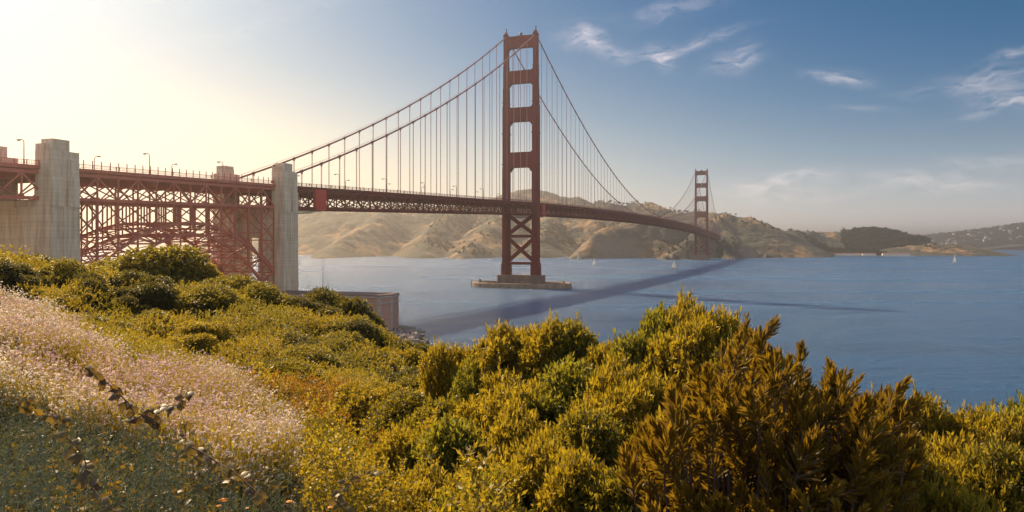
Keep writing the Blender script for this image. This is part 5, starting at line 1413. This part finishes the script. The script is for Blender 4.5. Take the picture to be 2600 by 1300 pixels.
# ------------------------------------------------------------------ people
M_SKIN = mat('skin', (.42, .26, .19), .6)
CL = [mat('clothes_' + n_, c, .9) for n_, c in (('navy', (.03, .04, .08)), ('black', (.02, .02, .022)), ('maroon', (.18, .03, .03)), ('grey', (.12, .12, .12)), ('pale', (.5, .47, .42)), ('blue', (.06, .12, .3)))]
def person(loc, rz, top, legs, label, stride=.25, group=None, h=1.72, look=0):
    """one continuous skinned body with clothes over it"""
    o = empty('person', loc, rz); tag(o, label, 'person', group); k = h / 1.72
    def skin(name, V, E, Rr, mt, rootv=0):
        me = bpy.data.meshes.new(name); me.from_pydata([tuple(Vector(v) * k) for v in V], E, []); ob = bpy.data.objects.new(name, me); COL.objects.link(ob); ob.parent = o; me.materials.append(mt)
        sk = ob.modifiers.new('skin', 'SKIN'); lay = me.skin_vertices[0].data if me.skin_vertices else None
        if lay is None: 
            me.skin_vertices.new() if hasattr(me.skin_vertices, 'new') else None
        for i, r in enumerate(Rr):
            me.skin_vertices[0].data[i].radius = (r * k, r * k)
        me.skin_vertices[0].data[rootv].use_root = True
        ob.modifiers.new('sub', 'SUBSURF').levels = 1; ob.modifiers['sub'].render_levels = 1
        return ob
    s = stride
    V = [(0, 0, .92), (0, 0, 1.12), (0, 0, 1.36), (0, 0, 1.48), (0, .02, 1.58), (0, .03, 1.68),
         (-.10, 0, .88), (-.10, s * .5, .48), (-.10, s * .75, .07), (-.10, s * .75 + .14, .03), (.10, 0, .88), (.10, -s * .2, .48), (.10, -s * .8, .09), (.10, -s * .8 + .13, .03),
         (-.19, 0, 1.40), (-.24, -.03 - s * .2, 1.13), (-.23, .06 - s * .1, .90), (-.23, .09 - s * .1, .80), (.19, 0, 1.40), (.24, .02 + s * .2, 1.13), (.23, .12 + s * .2, .91), (.23, .16 + s * .2, .82)]
    E = [(0, 1), (1, 2), (2, 3), (3, 4), (4, 5), (0, 6), (6, 7), (7, 8), (8, 9), (0, 10), (10, 11), (11, 12), (12, 13), (2, 14), (14, 15), (15, 16), (16, 17), (2, 18), (18, 19), (19, 20), (20, 21)]
    Rr = [.13, .12, .13, .06, .09, .07, .085, .06, .04, .04, .085, .06, .04, .04, .06, .045, .032, .03, .06, .045, .032, .03]
    skin('body', V, E, Rr, M_SKIN)
    skin('jacket', [(0, 0, .88), (0, 0, 1.12), (0, 0, 1.38), (0, 0, 1.45), (-.20, 0, 1.40), (-.25, -.03 - s * .2, 1.13), (-.235, .05 - s * .1, .93), (.20, 0, 1.40), (.25, .02 + s * .2, 1.13), (.235, .11 + s * .2, .94)], [(0, 1), (1, 2), (2, 3), (2, 4), (4, 5), (5, 6), (2, 7), (7, 8), (8, 9)], [.155, .145, .15, .075, .08, .06, .048, .08, .06, .048], CL[top])
    skin('trousers', [(0, 0, .93), (-.10, 0, .86), (-.10, s * .5, .48), (-.10, s * .75, .12), (.10, 0, .86), (.10, -s * .2, .48), (.10, -s * .8, .13)], [(0, 1), (1, 2), (2, 3), (0, 4), (4, 5), (5, 6)], [.14, .105, .078, .058, .105, .078, .058], CL[legs])
    m = MB(); m.ball((0, -.005 * k, 1.665 * k), .105 * k, 10, 6, (.92, 1.0, .75)); m.build('hair', CL[1], o)
    return o
for i, (x, t, rz, tp, lg, lab) in enumerate([(14.0, -428.5, 0, 0, 1, 'person walking on the arch sidewalk in dark clothes, left of a pair'), (13.6, -427.0, .2, 2, 0, 'person in a maroon top walking in step on the arch sidewalk'), (13.9, -404, 3.1, 3, 1, 'person in grey walking over the middle of the arch'),
        (14.0, -385, 0, 5, 1, 'person in a blue top on the arch sidewalk toward the fort pylon'), (13.9, -362, 3.1, 1, 0, 'person in black on the sidewalk just before the fort pylon'),
        (13.8, -330, 0, 4, 0, 'person in a pale top just past the fort pylon on the sidewalk'), (13.8, -322, .1, 1, 1, 'person in black clothes beside the red mesh wrap, on its pylon side'), (13.8, -304, 3.1, 2, 1, 'person in maroon on the sidewalk past the red mesh wrap'),
        (13.8, -292, 0, 0, 1, 'person in navy leaning toward the railing near the first side-span lamp'), (13.8, -276, 3.1, 3, 0, 'person in grey strolling on the side span between first two lamps'), (13.8, -240, 0, 1, 1, 'person in black on the side span past the second lamp'), (13.8, -232, 0, 5, 0, 'person in blue walking ahead of one in black, past the second lamp')]):
    L_ = B(x, t, road(t) + .16); person(L_, BROT + rz, tp, lg, lab, .25, 'people on the bridge sidewalk')
for i, (x, y, tp, lg, lab) in enumerate([(-45.2, 287, 1, 0, 'visitor in black standing by the fort corner, closest to the brick'), (-43.6, 285, 2, 1, 'visitor in maroon standing on the rocks next to the fort'), (-42.4, 284, 4, 0, 'visitor in a pale top on the rocks below the fort'), (-40.2, 281, 0, 1, 'visitor in navy in the middle of the group on the rocks'), (-39.2, 280, 3, 1, 'visitor in grey in the group on the rocks'), (-37.4, 276, 5, 0, 'visitor in blue farther out on the rocks'), (-35.6, 272, 1, 1, 'visitor in black farthest from the fort, at the water side')]):
    person((x, y, 3.7), i * 1.3, tp, lg, lab, .05, 'visitors on the rocks by the fort')

# a blue sign board on the near tower leg
m = MB(); m.box(-.9, .9, -.05, .05, 0, 2.2); o = m.build('blue_sign', mat('sign_blue', (.03, .06, .35), .5)); o.location = B(-LX + 2.0, -5.3, road(0) + 3.2); o.rotation_euler = (0, 0, BROT); tag(o, 'small blue sign board on the left leg of the near tower, just above the deck', 'sign')
m = MB(); m.tube([(-.7, 0, -3.2), (-.7, 0, 0)], .06, 5); m.tube([(.7, 0, -3.2), (.7, 0, 0)], .06, 5); s_ = m.build('bracket', M_LAMP, o)

# ------------------------------------------------------------------ sea air
HAZE_D = 0.00015
m = MB(); m.box(-16000, 20000, -900, 26000, -62.0, max(float(HZMAP.max()), 235.0) + 6); hz_ = m.build('haze', None); tag(hz_, kind='stuff')
hm = bpy.data.materials.new('haze_air'); hm.use_nodes = True; t = NT(hm.node_tree)
pv = t.n('ShaderNodeVolumePrincipled', i={'Color': (.96, .86, .80, 1), 'Density': HAZE_D, 'Anisotropy': .8})
t.link(pv.outputs[0], t.n('ShaderNodeOutputMaterial').inputs['Volume']); hz_.data.materials.append(hm)
